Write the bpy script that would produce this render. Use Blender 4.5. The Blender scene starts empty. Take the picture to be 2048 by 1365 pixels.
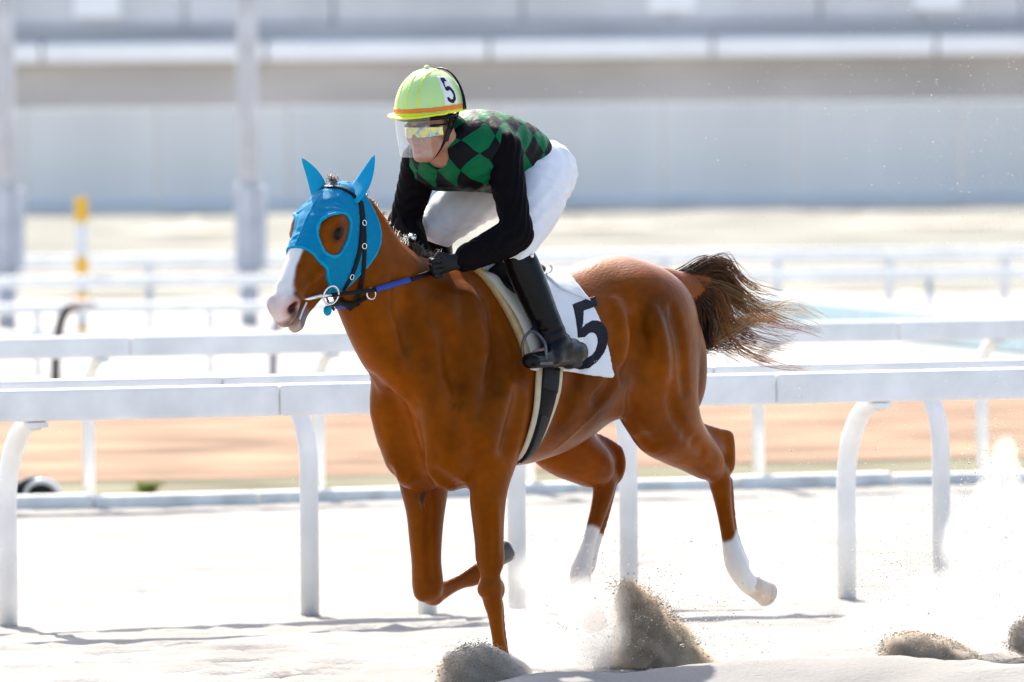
import bpy, bmesh, math, random
import numpy as np
from mathutils import Vector, Matrix
random.seed(5); np.random.seed(5)
SC = bpy.context.scene
COL = SC.collection
PI = math.pi

# ------------------------------------------------------------------ camera, sky, sun, exposure
HC = 2.25                      # camera height
FPX = 20800.0                  # focal length in pixels of a 2048 px wide frame
HORIZON = 200.0
ROLL = -0.009
PITCH = math.atan((682.5 - HORIZON) / FPX)
cam_d = bpy.data.cameras.new('camera')
cam_d.lens = FPX / 2048.0 * 36.0
cam_d.sensor_width = 36.0
cam_d.clip_start = 1.0
cam_d.clip_end = 3000.0
cam_d.dof.use_dof = True
cam_d.dof.focus_distance = 39.9
cam_d.dof.aperture_fstop = 4.6
CAM = bpy.data.objects.new('camera', cam_d)
COL.objects.link(CAM)
CAM_M = Matrix.Translation((0, 0, HC)) @ Matrix.Rotation(PI / 2 - PITCH, 4, 'X') @ Matrix.Rotation(ROLL, 4, 'Z')
CAM.matrix_world = CAM_M
SC.camera = CAM

SUN_EL = math.radians(43.0)
SUN_AZ = math.radians(-14.0)   # from +Y towards +X; the sun stands behind the scene, a little to the left
SUN_DIR = Vector((math.sin(SUN_AZ) * math.cos(SUN_EL), math.cos(SUN_AZ) * math.cos(SUN_EL), math.sin(SUN_EL)))
W = bpy.data.worlds.new('World')
SC.world = W
W.use_nodes = True
nt = W.node_tree
sky = nt.nodes.new('ShaderNodeTexSky')
sky.sky_type = 'NISHITA'
sky.sun_disc = False
sky.sun_elevation = SUN_EL
sky.sun_rotation = SUN_AZ
sky.altitude = 50
sky.air_density = 1.0
sky.dust_density = 3.0
sky.ozone_density = 1.0
bg = nt.nodes['Background']
nt.links.new(sky.outputs['Color'], bg.inputs['Color'])
bg.inputs['Strength'].default_value = 0.15
sun_d = bpy.data.lights.new('sun', 'SUN')
sun_d.energy = 5.0
sun_d.angle = math.radians(0.53)
sun_d.color = (1.0, 0.95, 0.87)
SUN = bpy.data.objects.new('sun', sun_d)
COL.objects.link(SUN)
SUN.rotation_euler = SUN_DIR.to_track_quat('Z', 'Y').to_euler()

vs = SC.view_settings
vs.view_transform = 'Standard'
vs.look = 'None'
vs.exposure = 1.17
vs.gamma = 1.0
vs.use_curve_mapping = False
SC.render.engine = 'CYCLES'
SC.cycles.use_denoising = True
SC.cycles.max_bounces = 8
SC.cycles.volume_bounces = 3
SC.cycles.transparent_max_bounces = 12
SC.cycles.caustics_reflective = False
SC.cycles.caustics_refractive = False
SC.cycles.volume_step_rate = 1.0

# ------------------------------------------------------------------ measuring helpers
CR = CAM_M.to_3x3()
CO = Vector((0, 0, HC))
def ray(px, py):
    return (CR @ Vector((px - 1024.0, -(py - 682.5), -FPX))).normalized()
def at_depth(px, py, Y):
    d = ray(px, py)
    return CO + d * (Y / d.y)
def on_ground(px, py, z=0.0):
    d = ray(px, py)
    return CO + d * ((z - HC) / d.z)

# ------------------------------------------------------------------ scene helpers
def prop(o, label=None, cat=None, group=None, kind=None):
    if label: o['label'] = label
    if cat: o['category'] = cat
    if group: o['group'] = group
    if kind: o['kind'] = kind
    return o
def empty(name, loc=(0, 0, 0), rz=0.0):
    o = bpy.data.objects.new(name, None)
    COL.objects.link(o)
    o.location = loc
    o.rotation_euler = (0, 0, rz)
    o.empty_display_size = 0.2
    return o
def mesh_obj(name, verts, faces, mat=None, parent=None, smooth=False):
    me = bpy.data.meshes.new(name)
    if isinstance(verts, np.ndarray):
        verts = verts.astype(np.float32)
        me.vertices.add(len(verts))
        me.vertices.foreach_set('co', verts.ravel())
        faces = np.asarray(faces, dtype=np.int32)
        n, k = faces.shape
        me.loops.add(n * k)
        me.loops.foreach_set('vertex_index', faces.ravel())
        me.polygons.add(n)
        me.polygons.foreach_set('loop_start', np.arange(0, n * k, k, dtype=np.int32))
        me.update(calc_edges=True)
    else:
        me.from_pydata([tuple(v) for v in verts], [], faces)
        me.update()
    if smooth:
        me.polygons.foreach_set('use_smooth', np.ones(len(me.polygons), dtype=bool))
    me.update()
    o = bpy.data.objects.new(name, me)
    COL.objects.link(o)
    if mat: me.materials.append(mat)
    if parent is not None: o.parent = parent
    return o
class MB:
    """collects simple shapes into one mesh"""
    def __init__(s): s.v = []; s.f = []
    def add(s, v, f):
        n = len(s.v); s.v += [tuple(p) for p in v]; s.f += [tuple(i + n for i in q) for q in f]
        return s
    def box(s, lo, hi, bev=0.0, M=None):
        bm = bmesh.new()
        bmesh.ops.create_cube(bm, size=1.0)
        c = [(lo[i] + hi[i]) / 2 for i in range(3)]; d = [hi[i] - lo[i] for i in range(3)]
        for v in bm.verts: v.co = Vector((c[0] + v.co.x * d[0], c[1] + v.co.y * d[1], c[2] + v.co.z * d[2]))
        if bev > 0:
            bmesh.ops.bevel(bm, geom=bm.edges[:], offset=bev, segments=2, affect='EDGES', profile=0.6)
        bm.verts.index_update()
        v = [(M @ q.co if M is not None else q.co.copy()) for q in bm.verts]
        f = [[q.index for q in p.verts] for p in bm.faces]
        bm.free()
        return s.add(v, f)
    def tube(s, pts, rad, n=10, caps=True, flat=None):
        """round tube along pts; rad a number or list; flat=(normal list, half thickness list) makes a strap"""
        pts = [Vector(p) for p in pts]
        m = len(pts)
        rad = [rad] * m if not isinstance(rad, (list, tuple)) else rad
        ref = None; V = []
        for i, p in enumerate(pts):
            t = (pts[min(i + 1, m - 1)] - pts[max(i - 1, 0)]).normalized()
            if ref is None:
                ref = t.orthogonal().normalized()
            ref = (ref - t * ref.dot(t)).normalized()
            b = t.cross(ref)
            for k in range(n):
                a = 2 * PI * k / n
                V.append(p + (ref * math.cos(a) + b * math.sin(a)) * rad[i])
        F = []
        for i in range(m - 1):
            for k in range(n):
                F.append((i * n + k, i * n + (k + 1) % n, (i + 1) * n + (k + 1) % n, (i + 1) * n + k))
        if caps:
            F.append(tuple(range(n - 1, -1, -1))); F.append(tuple((m - 1) * n + k for k in range(n)))
        return s.add(V, F)
    def ring(s, c, axis, R, r, n=28, k=8):
        axis = Vector(axis).normalized(); a = axis.orthogonal().normalized(); b = axis.cross(a)
        V = []; F = []
        for i in range(n):
            q = 2 * PI * i / n; d = a * math.cos(q) + b * math.sin(q)
            for j in range(k):
                w = 2 * PI * j / k
                V.append(Vector(c) + d * (R + r * math.cos(w)) + axis * r * math.sin(w))
        for i in range(n):
            for j in range(k):
                F.append((i * k + j, i * k + (j + 1) % k, ((i + 1) % n) * k + (j + 1) % k, ((i + 1) % n) * k + j))
        return s.add(V, F)
    def build(s, name, mat, parent=None, smooth=False):
        o = mesh_obj(name, s.v, s.f, mat, parent, smooth)
        return o
def spline(pts, n=6):
    """Catmull-Rom through pts (any dimension)"""
    P = [np.array(p, dtype=float) for p in pts]
    P = [2 * P[0] - P[1]] + P + [2 * P[-1] - P[-2]]
    out = []
    for i in range(1, len(P) - 2):
        for k in range(n):
            t = k / n
            a, b, c, d = P[i - 1], P[i], P[i + 1], P[i + 2]
            out.append(0.5 * ((2 * b) + (-a + c) * t + (2 * a - 5 * b + 4 * c - d) * t * t + (-a + 3 * b - 3 * c + d) * t ** 3))
    out.append(P[-2])
    return out

# ------------------------------------------------------------------ materials
MATS = {}
def mat(name, col=(0.5, 0.5, 0.5), rough=0.6, spec=0.5, metal=0.0, var=0.0, vscale=3.0, bump=0.0, bscale=40.0, stretch=(1, 1, 1), attr=None, sheen=0.0, coat=0.0, transl=None):
    m = bpy.data.materials.new(name); m.use_nodes = True
    n = m.node_tree.nodes; l = m.node_tree.links
    b = n['Principled BSDF']
    b.inputs['Roughness'].default_value = rough
    b.inputs['Specular IOR Level'].default_value = spec
    b.inputs['Metallic'].default_value = metal
    b.inputs['Sheen Weight'].default_value = sheen
    b.inputs['Coat Weight'].default_value = coat
    tc = n.new('ShaderNodeTexCoord')
    mp = n.new('ShaderNodeMapping'); mp.inputs['Scale'].default_value = stretch
    l.new(tc.outputs['Object'], mp.inputs['Vector'])
    src = None
    if attr:
        a = n.new('ShaderNodeAttribute'); a.attribute_name = attr; src = a.outputs['Color']
    if var > 0:
        nz = n.new('ShaderNodeTexNoise'); nz.inputs['Scale'].default_value = vscale; nz.inputs['Detail'].default_value = 5
        l.new(mp.outputs['Vector'], nz.inputs['Vector'])
        mr = n.new('ShaderNodeMapRange'); mr.inputs['From Min'].default_value = 0.3; mr.inputs['From Max'].default_value = 0.7
        mr.inputs['To Min'].default_value = 1 - var; mr.inputs['To Max'].default_value = 1 + var
        l.new(nz.outputs['Fac'], mr.inputs['Value'])
        mx = n.new('ShaderNodeMix'); mx.data_type = 'RGBA'; mx.blend_type = 'MULTIPLY'; mx.inputs['Factor'].default_value = 1
        if src: l.new(src, mx.inputs['A'])
        else: mx.inputs['A'].default_value = (*col, 1)
        l.new(mr.outputs['Result'], mx.inputs['B'])
        src = mx.outputs['Result']
    if src: l.new(src, b.inputs['Base Color'])
    else: b.inputs['Base Color'].default_value = (*col, 1)
    if bump > 0:
        nb = n.new('ShaderNodeTexNoise'); nb.inputs['Scale'].default_value = bscale; nb.inputs['Detail'].default_value = 4
        l.new(mp.outputs['Vector'], nb.inputs['Vector'])
        bp = n.new('ShaderNodeBump'); bp.inputs['Strength'].default_value = 1.0; bp.inputs['Distance'].default_value = bump
        l.new(nb.outputs['Fac'], bp.inputs['Height']); l.new(bp.outputs['Normal'], b.inputs['Normal'])
    MATS[name] = m
    return m

# ------------------------------------------------------------------ distance fields -> meshes
def V3(p): return np.array(p, dtype=np.float32)
class Prim:
    def __init__(s, lo, hi, fn): s.lo = np.array(lo, float); s.hi = np.array(hi, float); s.fn = fn
def cone(a, b, ra, rb, wa=None, wb=None, side=(0, 1, 0)):
    """tapered capsule; w = half width along `side`, r = half width across it"""
    a = V3(a); b = V3(b)
    wa = ra if wa is None else wa; wb = rb if wb is None else wb
    ab = b - a; L = float(np.linalg.norm(ab)) + 1e-6; e = ab / L
    s = V3(side); s = s - e * np.dot(s, e); s /= (np.linalg.norm(s) + 1e-9); o = np.cross(e, s)
    R = max(ra, rb, wa, wb)
    lo = np.minimum(a, b) - R; hi = np.maximum(a, b) + R
    def fn(X, Y, Z):
        dx = X - a[0]; dy = Y - a[1]; dz = Z - a[2]
        h = dx * e[0] + dy * e[1] + dz * e[2]
        t = np.clip(h / L, 0, 1)
        d3 = h - t * L
        d1 = dx * s[0] + dy * s[1] + dz * s[2]
        d2 = dx * o[0] + dy * o[1] + dz * o[2]
        rr = ra + (rb - ra) * t; ww = wa + (wb - wa) * t
        rm = np.minimum(rr, ww)
        if ra == wa and rb == wb:
            return np.sqrt(d1 * d1 + d2 * d2 + d3 * d3) - rr
        k0 = np.sqrt((d1 / ww) ** 2 + (d2 / rr) ** 2 + (d3 / rm) ** 2)
        k1 = np.sqrt((d1 / ww ** 2) ** 2 + (d2 / rr ** 2) ** 2 + (d3 / rm ** 2) ** 2)
        return np.where(k0 < 0.3, -rm * 0.7, k0 * (k0 - 1) / np.maximum(k1, 1e-6))
    return Prim(lo, hi, fn)
def ell(c, r, A=None):
    """ellipsoid; A = three axis vectors (rows)"""
    c = V3(c); r = np.array(r, float)
    if A is None: A = np.eye(3)
    A = np.array(A, float)
    A = np.array([v / np.linalg.norm(v) for v in A])
    ext = np.sqrt(((A * r[:, None]) ** 2).sum(0))
    def fn(X, Y, Z):
        dx = X - c[0]; dy = Y - c[1]; dz = Z - c[2]
        q = [(dx * v[0] + dy * v[1] + dz * v[2]) for v in A]
        k0 = np.sqrt(sum((q[i] / r[i]) ** 2 for i in range(3)))
        k1 = np.sqrt(sum((q[i] / r[i] ** 2) ** 2 for i in range(3)))
        return np.where(k0 < 0.2, -min(r) * 0.8, k0 * (k0 - 1) / np.maximum(k1, 1e-6))
    return Prim(c - ext, c + ext, fn)
def tilt(ax, deg, side=(0, 1, 0)):
    """axes for an ellipsoid whose first axis is ax in the x-z plane rotated"""
    t = math.radians(deg)
    return [(math.cos(t), 0, math.sin(t)), (0, 1, 0), (-math.sin(t), 0, math.cos(t))]
class Field:
    def __init__(s, lo, hi, h):
        s.h = h; s.lo = np.array(lo, float)
        s.n = np.ceil((np.array(hi) - s.lo) / h).astype(int) + 1
        s.ax = [(s.lo[i] + h * np.arange(s.n[i])).astype(np.float32) for i in range(3)]
        s.v = np.full(tuple(s.n), 1.0, dtype=np.float32)
    def grid(s, sl=(slice(None),) * 3):
        return s.ax[0][sl[0]][:, None, None], s.ax[1][sl[1]][None, :, None], s.ax[2][sl[2]][None, None, :]
    def _sl(s, p, pad):
        i0 = np.maximum(np.floor((p.lo - pad - s.lo) / s.h).astype(int), 0)
        i1 = np.minimum(np.ceil((p.hi + pad - s.lo) / s.h).astype(int) + 1, s.n)
        if (i1 <= i0).any(): return None
        return tuple(slice(i0[i], i1[i]) for i in range(3))
    def add(s, p, k=0.02):
        sl = s._sl(p, k + 3 * s.h + 0.01)
        if sl is None: return s
        b = p.fn(*s.grid(sl)).astype(np.float32); a = s.v[sl]
        if k > 0:
            q = np.maximum(k - np.abs(a - b), 0) / k
            s.v[sl] = np.minimum(a, b) - q * q * k * 0.25
        else: s.v[sl] = np.minimum(a, b)
        return s
    def sub(s, p, k=0.02):
        sl = s._sl(p, k + 3 * s.h)
        if sl is None: return s
        b = -p.fn(*s.grid(sl)).astype(np.float32); a = s.v[sl]
        q = np.maximum(k - np.abs(a - b), 0) / max(k, 1e-6)
        s.v[sl] = np.maximum(a, b) + q * q * k * 0.25
        return s
    def like(s, v):
        f = Field.__new__(Field); f.h = s.h; f.lo = s.lo; f.n = s.n; f.ax = s.ax; f.v = v.astype(np.float32); return f
    def mesh(s, smooth_iter=1):
        v = s.v.copy()
        for ax in range(3):
            sl = [slice(None)] * 3
            for e in (0, -1):
                sl[ax] = e; v[tuple(sl)] = np.maximum(v[tuple(sl)], 0.01)
        v[v == 0] = 1e-6
        ins = v < 0
        nx, ny, nz = v.shape
        cnt = np.zeros((nx - 1, ny - 1, nz - 1), dtype=np.int8)
        for i in (0, 1):
            for j in (0, 1):
                for k in (0, 1):
                    cnt += ins[i:nx - 1 + i, j:ny - 1 + j, k:nz - 1 + k]
        act = (cnt > 0) & (cnt < 8)
        I = np.argwhere(act)
        if len(I) == 0: return np.zeros((0, 3)), np.zeros((0, 4), int)
        idx = np.full(act.shape, -1, dtype=np.int32); idx[act] = np.arange(len(I))
        cor = {}
        for i in (0, 1):
            for j in (0, 1):
                for k in (0, 1):
                    cor[(i, j, k)] = v[I[:, 0] + i, I[:, 1] + j, I[:, 2] + k]
        acc = np.zeros((len(I), 3)); num = np.zeros(len(I))
        for ax in range(3):
            for p in (0, 1):
                for q in (0, 1):
                    o = [0, 0, 0]; oth = [a for a in range(3) if a != ax]
                    o[oth[0]] = p; o[oth[1]] = q
                    o2 = list(o); o2[ax] = 1
                    a = cor[tuple(o)]; b = cor[tuple(o2)]
                    x = (a < 0) != (b < 0)
                    t = np.where(x, a / np.where(x, a - b, 1), 0)
                    pos = np.zeros((len(I), 3)); pos[:, oth[0]] = p; pos[:, oth[1]] = q; pos[:, ax] = t
                    acc[x] += pos[x]; num[x] += 1
        P = s.lo + s.h * (I + acc / num[:, None])
        Fs = []
        for ax in range(3):
            o = [a for a in range(3) if a != ax]
            s0 = [slice(None)] * 3; s1 = [slice(None)] * 3
            s0[ax] = slice(0, -1); s1[ax] = slice(1, None)
            for a in o:
                s0[a] = slice(1, -1); s1[a] = slice(1, -1)
            x = ins[tuple(s0)] != ins[tuple(s1)]
            J = np.argwhere(x)
            if len(J) == 0: continue
            flip = ins[tuple(s0)][x]
            J = J.copy()
            for a in o: J[:, a] += 1
            def cell(d0, d1):
                K = J.copy(); K[:, o[0]] -= d0; K[:, o[1]] -= d1
                return idx[K[:, 0], K[:, 1], K[:, 2]]
            q = np.stack([cell(1, 1), cell(0, 1), cell(0, 0), cell(1, 0)], 1)
            if ax == 1: flip = ~flip
            q[~flip] = q[~flip][:, ::-1]
            Fs.append(q)
        F = np.concatenate(Fs)
        for _ in range(smooth_iter):     # light smoothing takes the grid steps off
            acc = np.zeros_like(P); num = np.zeros(len(P))
            for a, b in ((0, 1), (1, 2), (2, 3), (3, 0)):
                np.add.at(acc, F[:, a], P[F[:, b]]); np.add.at(num, F[:, a], 1)
                np.add.at(acc, F[:, b], P[F[:, a]]); np.add.at(num, F[:, b], 1)
            P = P * 0.5 + 0.5 * acc / num[:, None]
        return P, F
    def build(s, name, m, parent=None, smooth_iter=1):
        P, F = s.mesh(smooth_iter)
        return mesh_obj(name, P, F, m, parent, True)
def set_col(o, rgb, name='col'):
    a = o.data.attributes.new(name, 'FLOAT_COLOR', 'POINT')
    c = np.ones((len(o.data.vertices), 4), dtype=np.float32); c[:, :3] = rgb
    a.data.foreach_set('color', c.ravel())
def verts_of(o):
    c = np.empty(len(o.data.vertices) * 3, dtype=np.float32); o.data.vertices.foreach_get('co', c)
    return c.reshape(-1, 3)
def vnoise(p, scale, seed=0):
    """cheap smooth value noise on an array of points (n,3) -> -1..1"""
    q = p * scale + seed * 17.31
    i = np.floor(q).astype(np.int64); f = q - i; f = f * f * (3 - 2 * f)
    def h(a):
        n = (a[:, 0] * 374761393 + a[:, 1] * 668265263 + a[:, 2] * 2147483647 + seed * 974711) & 0xffffffff
        n = ((n ^ (n >> 13)) * 1274126177) & 0xffffffff
        return ((n ^ (n >> 16)) & 0xffff) / 32767.5 - 1
    r = 0
    for a in (0, 1):
        for b in (0, 1):
            for c in (0, 1):
                w = (f[:, 0] if a else 1 - f[:, 0]) * (f[:, 1] if b else 1 - f[:, 1]) * (f[:, 2] if c else 1 - f[:, 2])
                r = r + w * h(i + np.array([a, b, c]))
    return r
def sstep(a, b, x):
    t = np.clip((x - a) / (b - a), 0, 1); return t * t * (3 - 2 * t)
# ------------------------------------------------------------------ setting: ground, fences, far wall
TH = math.radians(25.5)
DF = Vector((math.cos(TH), math.sin(TH), 0)); NF = Vector((-math.sin(TH), math.cos(TH), 0))
def UV(u, v, z=0.0): return DF * u + NF * v + Vector((0, 0, z))
def line_u(px, v):
    x = (px - 1024.0) / FPX
    Y = v / (math.cos(TH) - x * math.sin(TH))
    return (DF.x * x + DF.y) * Y

M_sand = mat('track_sand', (0.285, 0.268, 0.247), 0.95, 0.1, var=0.13, vscale=1.3, bump=0.006, bscale=55)
M_dirt = mat('red_dirt', (0.235, 0.148, 0.095), 0.95, 0.1, var=0.5, vscale=0.8, bump=0.02, bscale=14)
M_verge = mat('verge_soil', (0.145, 0.135, 0.085), 0.95, 0.1, var=0.4, vscale=0.9, bump=0.02, bscale=16)
M_far = mat('far_sand', (0.40, 0.385, 0.36), 0.95, 0.1, var=0.12, vscale=0.4, bump=0.01, bscale=18)
M_bank = mat('bank_grass', (0.21, 0.205, 0.175), 0.95, 0.1, var=0.25, vscale=0.5, bump=0.03, bscale=9)
M_straw = mat('bank_straw', (0.38, 0.35, 0.30), 0.95, 0.1, var=0.2, vscale=0.7, bump=0.02, bscale=9)
M_white = mat('white_rail_paint', (0.86, 0.85, 0.83), 0.42, 0.4, var=0.10, vscale=5, bump=0.0006, bscale=60)
M_white2 = mat('weathered_white_paint', (0.66, 0.67, 0.68), 0.5, 0.4, var=0.08, vscale=5, bump=0.001, bscale=40)
M_kerb = mat('painted_kerb', (0.74, 0.74, 0.70), 0.8, 0.25, var=0.18, vscale=6, bump=0.006, bscale=30)
M_steel = mat('galvanised_steel', (0.44, 0.46, 0.51), 0.5, 0.4, metal=0.0, var=0.15, vscale=4, bump=0.001, bscale=20)
M_dark = mat('dark_bracket_paint', (0.09, 0.09, 0.10), 0.5, 0.4, var=0.15, vscale=8)
M_yellow = mat('yellow_post_paint', (0.75, 0.42, 0.02), 0.5, 0.4, var=0.08, vscale=8)
M_teal = mat('pale_teal_tarpaulin', (0.42, 0.55, 0.58), 0.7, 0.3, var=0.1, vscale=3, bump=0.004, bscale=12)
M_panel = mat('grey_wall_panel', (0.92, 0.86, 0.795), 0.6, 0.3, var=0.07, vscale=0.7, bump=0.003, bscale=8, stretch=(1, 1, 0.15))
M_ledge = mat('stained_concrete', (0.44, 0.425, 0.415), 0.85, 0.2, var=0.22, vscale=0.5, bump=0.01, bscale=8, stretch=(0.5, 1, 1.6))
M_band = mat('white_fascia', (0.80, 0.82, 0.84), 0.5, 0.4, var=0.05, vscale=1)
M_blue = mat('blue_grey_cladding', (0.55, 0.56, 0.58), 0.45, 0.4, var=0.16, vscale=0.35, bump=0.003, bscale=6, stretch=(1.6, 1, 0.2))
M_tyre = mat('black_rubber', (0.02, 0.02, 0.022), 0.7, 0.3, var=0.2, vscale=12, bump=0.002, bscale=30)

def sheet(name, m, v0, v1, z, u0=-60, u1=110, wob=0.0, seg=90):
    V = []; F = []
    for i in range(seg + 1):
        u = u0 + (u1 - u0) * i / seg
        w0 = wob * math.sin(u * 0.9 + v0) * 0.6 + wob * math.sin(u * 2.3 + v1) * 0.4
        V += [UV(u, v0 + w0, z), UV(u, v1, z)]
    for i in range(seg): F.append((2 * i, 2 * i + 2, 2 * i + 3, 2 * i + 1))
    return prop(mesh_obj(name, V, F, m), kind='structure')

# one sheet to the horizon, then the strips laid on it
g = MB(); g.add([(-1500, -400, -0.02), (1500, -400, -0.02), (1500, 2600, -0.02), (-1500, 2600, -0.02)], [(0, 1, 2, 3)])
prop(g.build('ground', M_far), kind='structure')
KV = 53.0                                        # line of the kerb, metres out from the camera line
sheet('verge', M_verge, KV + 0.05, KV + 5.0, 0.004, wob=0.0)
sheet('dirt_strip', M_dirt, KV + 3.8, KV + 22, 0.008, wob=0.35)
sheet('inner_track', M_far, KV + 21, KV + 76, 0.012, wob=0.3)

# sand of the racing track: a raked, trodden height field
def track():
    us = np.arange(2.0, 34.0, 0.055); vs_ = np.arange(31.5, KV - 0.02, 0.055)
    U, Vv = np.meshgrid(us, vs_, indexing='ij')
    X = DF.x * U + NF.x * Vv; Y = DF.y * U + NF.y * Vv
    P = np.stack([U.ravel(), Vv.ravel(), np.zeros(U.size)], 1)
    z = 0.012 * vnoise(P * np.array([0.35, 1.0, 1]), 3.1, 1) + 0.008 * vnoise(P * np.array([0.5, 1, 1]), 8.0, 2) + 0.004 * vnoise(P, 17.0, 3)
    # harrow lines along the track
    z += 0.005 * np.sin(P[:, 1] * 21 + 0.8 * vnoise(P, 0.9, 4)) * sstep(-0.2, 0.5, vnoise(P * np.array([0.2, 1, 1]), 1.1, 5))
    z = z.reshape(U.shape)
    rs = random.Random(3)
    for k in range(260):                        # hoof marks
        cu = rs.uniform(8, 28); cv = rs.uniform(33, 45) if k % 3 else rs.uniform(36, 41)
        if k % 2 == 0: cu, cv = rs.uniform(14, 22), rs.uniform(34.2, 40.4)
        r = rs.uniform(0.06, 0.12); dep = rs.uniform(0.015, 0.04)
        d = np.sqrt(((U - cu) / 1.5) ** 2 + (Vv - cv) ** 2) / r
        z += np.where(d < 2.4, -dep * np.exp(-d * d * 1.2) + dep * 0.55 * np.exp(-(d - 1.35) ** 2 * 6), 0)
    # loose ridge thrown up along the near edge of the path
    Xp = X / Y * FPX + 1024
    crest = np.interp(Xp, [-400, 0, 870, 1300, 2048, 2600], [0.0, 0.02, 0.088, 0.125, 0.158, 0.15])
    yy = Y - (38.45 + 0.12 * np.sin(X * 2.1) + 0.07 * np.sin(X * 5.3 + 1))
    z += crest * np.exp(-np.where(yy > 0, yy / 0.34, yy / 0.6) ** 2) * (1 + 0.12 * np.sin(X * 7.1 + 2 * np.sin(X * 2.7)))
    z += 0.012
    n0, n1 = U.shape
    Vt = np.stack([X.ravel(), Y.ravel(), z.ravel()], 1)
    ii = (np.arange(n0 - 1)[:, None] * n1 + np.arange(n1 - 1)[None]).ravel()
    F = np.stack([ii, ii + n1, ii + n1 + 1, ii + 1], 1)
    return prop(mesh_obj('racing_track', Vt, F, M_sand, None, True), kind='structure')
track()
sheet('track_side', M_sand, 10, 31.6, 0.010)
sheet('track_side', M_sand, 31.4, KV - 0.02, 0.006, u0=33.9, u1=110)
sheet('track_side', M_sand, 31.4, KV - 0.02, 0.006, u0=-60, u1=2.1)

# kerb
kb = empty('kerb', UV(line_u(1024, KV), KV, 0))
prop(kb, 'low weathered white kerb along the far edge of the sand track', 'kerb')
rs = random.Random(8)
u = line_u(-500, KV)
while u < line_u(2600, KV):
    L = 1.0
    bm = MB()
    c0 = UV(u, KV) - kb.location
    Mx = Matrix.Translation(c0) @ Matrix.Rotation(TH + rs.uniform(-.012, .012), 4, 'Z')
    bm.box((0.006, -0.07, -0.03), (L - 0.006, 0.07, 0.085 + rs.uniform(-.012, .012)), 0.02, Mx)
    bm.build('kerb_stone', M_kerb, kb)
    u += L

def fence(name, label, cat, v, h, posts, off, rail_h, rail_d, pr, m, px0=-700, px1=2750, joint=2.4, z0=0.0, mpost=None, group=None, lower=None):
    """running rail on goose-neck posts; off = overhang of the rail towards the camera (+) or away (-)"""
    root = empty(name, UV(line_u(1024, v), v, z0), TH)
    prop(root, label, cat, group)
    uc = line_u(1024, v)
    a, b = line_u(px0, v) - uc, line_u(px1, v) - uc
    x = a + 0.35
    prev = a
    cuts = [a]
    while x < b: cuts.append(x); x += joint
    cuts.append(b)
    for p, q in zip(cuts[:-1], cuts[1:]):
        MB().box((p + 0.002, -off - rail_d / 2, h - rail_h), (q - 0.002, -off + rail_d / 2, h), min(rail_d, rail_h) * 0.22).build('rail', m, root)
        if lower:
            MB().box((p + 0.002, -off - rail_d / 3, lower - rail_h * 0.6), (q - 0.002, -off + rail_d / 3, lower), 0.01).build('lower_rail', m, root)
    for px in posts:
        x = line_u(px, v) - uc
        top = h - rail_h + 0.004
        if abs(off) > 0.02:
            r = abs(off); s = -1 if off > 0 else 1
            pts = [(x, 0, -0.05), (x, 0, top - r * 1.15)]
            for k in range(1, 9):
                t = PI / 2 * k / 8
                pts.append((x, s * r * (1 - math.cos(t)), top - r * 1.15 + r * 1.15 * math.sin(t)))
        else:
            pts = [(x, 0, -0.05), (x, 0, top)]
        MB().tube(pts, pr, 14).build('post', mpost or m, root, True)
        MB().box((x - pr * 1.1, -off - rail_d * .42, top - .030), (x + pr * 1.1, -off + rail_d * .42, top - .007), .005).build('bracket', m, root)
    return root

AV = 41.2
fence('running_rail', 'nearest white running rail on goose-neck posts behind the horse, rail leaning to the track', 'running rail', AV, 1.035, [10, 850, 1690], 0.33, 0.138, 0.07, 0.043, M_white)
fence('running_rail', 'white running rail right behind the nearest one, its posts curving away', 'running rail', AV + 0.12, 1.055, [-230, 615, 1030, 1254, 1880, 2300], -0.26, 0.10, 0.07, 0.041, M_white2)
fence('running_rail', 'white running rail on curved posts standing along the low kerb', 'running rail', KV + 0.16, 0.965, [-280, 175, 635, 1055, 1515, 1963, 2420], 0.20, 0.125, 0.07, 0.036, M_white)

def far_fence(label, Y, h, posts, rail_h, pr, tiltx=0.0, lower=None, m=None, px0=-900, px1=2950, mp=None, rz=0.0):
    root = empty('running_rail', (0, Y, 0), rz)
    prop(root, label, 'running rail')
    k = Y / FPX
    xs = np.linspace((px0 - 1024) * k, (px1 - 1024) * k, 6)
    for a, b in zip(xs[:-1], xs[1:]):
        MB().box((a + .003, -.04, h - rail_h), (b - .003, .04, h), 0.015).build('rail', m or M_white, root)
        if lower: MB().box((a + .003, -.03, lower - rail_h * .6), (b - .003, .03, lower), 0.01).build('lower_rail', m or M_white, root)
    for px in posts:
        x = (px - 1024) * k
        MB().tube([(x, 0, -.05), (x, 0, h - rail_h + .004)], pr, 12).build('post', mp or M_white2, root, True)
    return root
far_fence('low pale rail with a thinner bar under it, seen left of the horse head', 86, 0.60, [75, 420, 765, 1110, 1455], 0.085, 0.028, lower=0.36, px0=-900, px1=1250, rz=0.004)
far_fence('low white rail in the middle of the infield, seen above the second rail', 99.5, 0.60, [-60, 300, 980, 1420, 1860, 2300], 0.10, 0.03, mp=M_steel)
far_fence('farthest low white rail at the foot of the grass bank', 113, 0.60, [300, 640, 1330, 1555, 1780, 2010, 2240], 0.13, 0.045)
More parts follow.
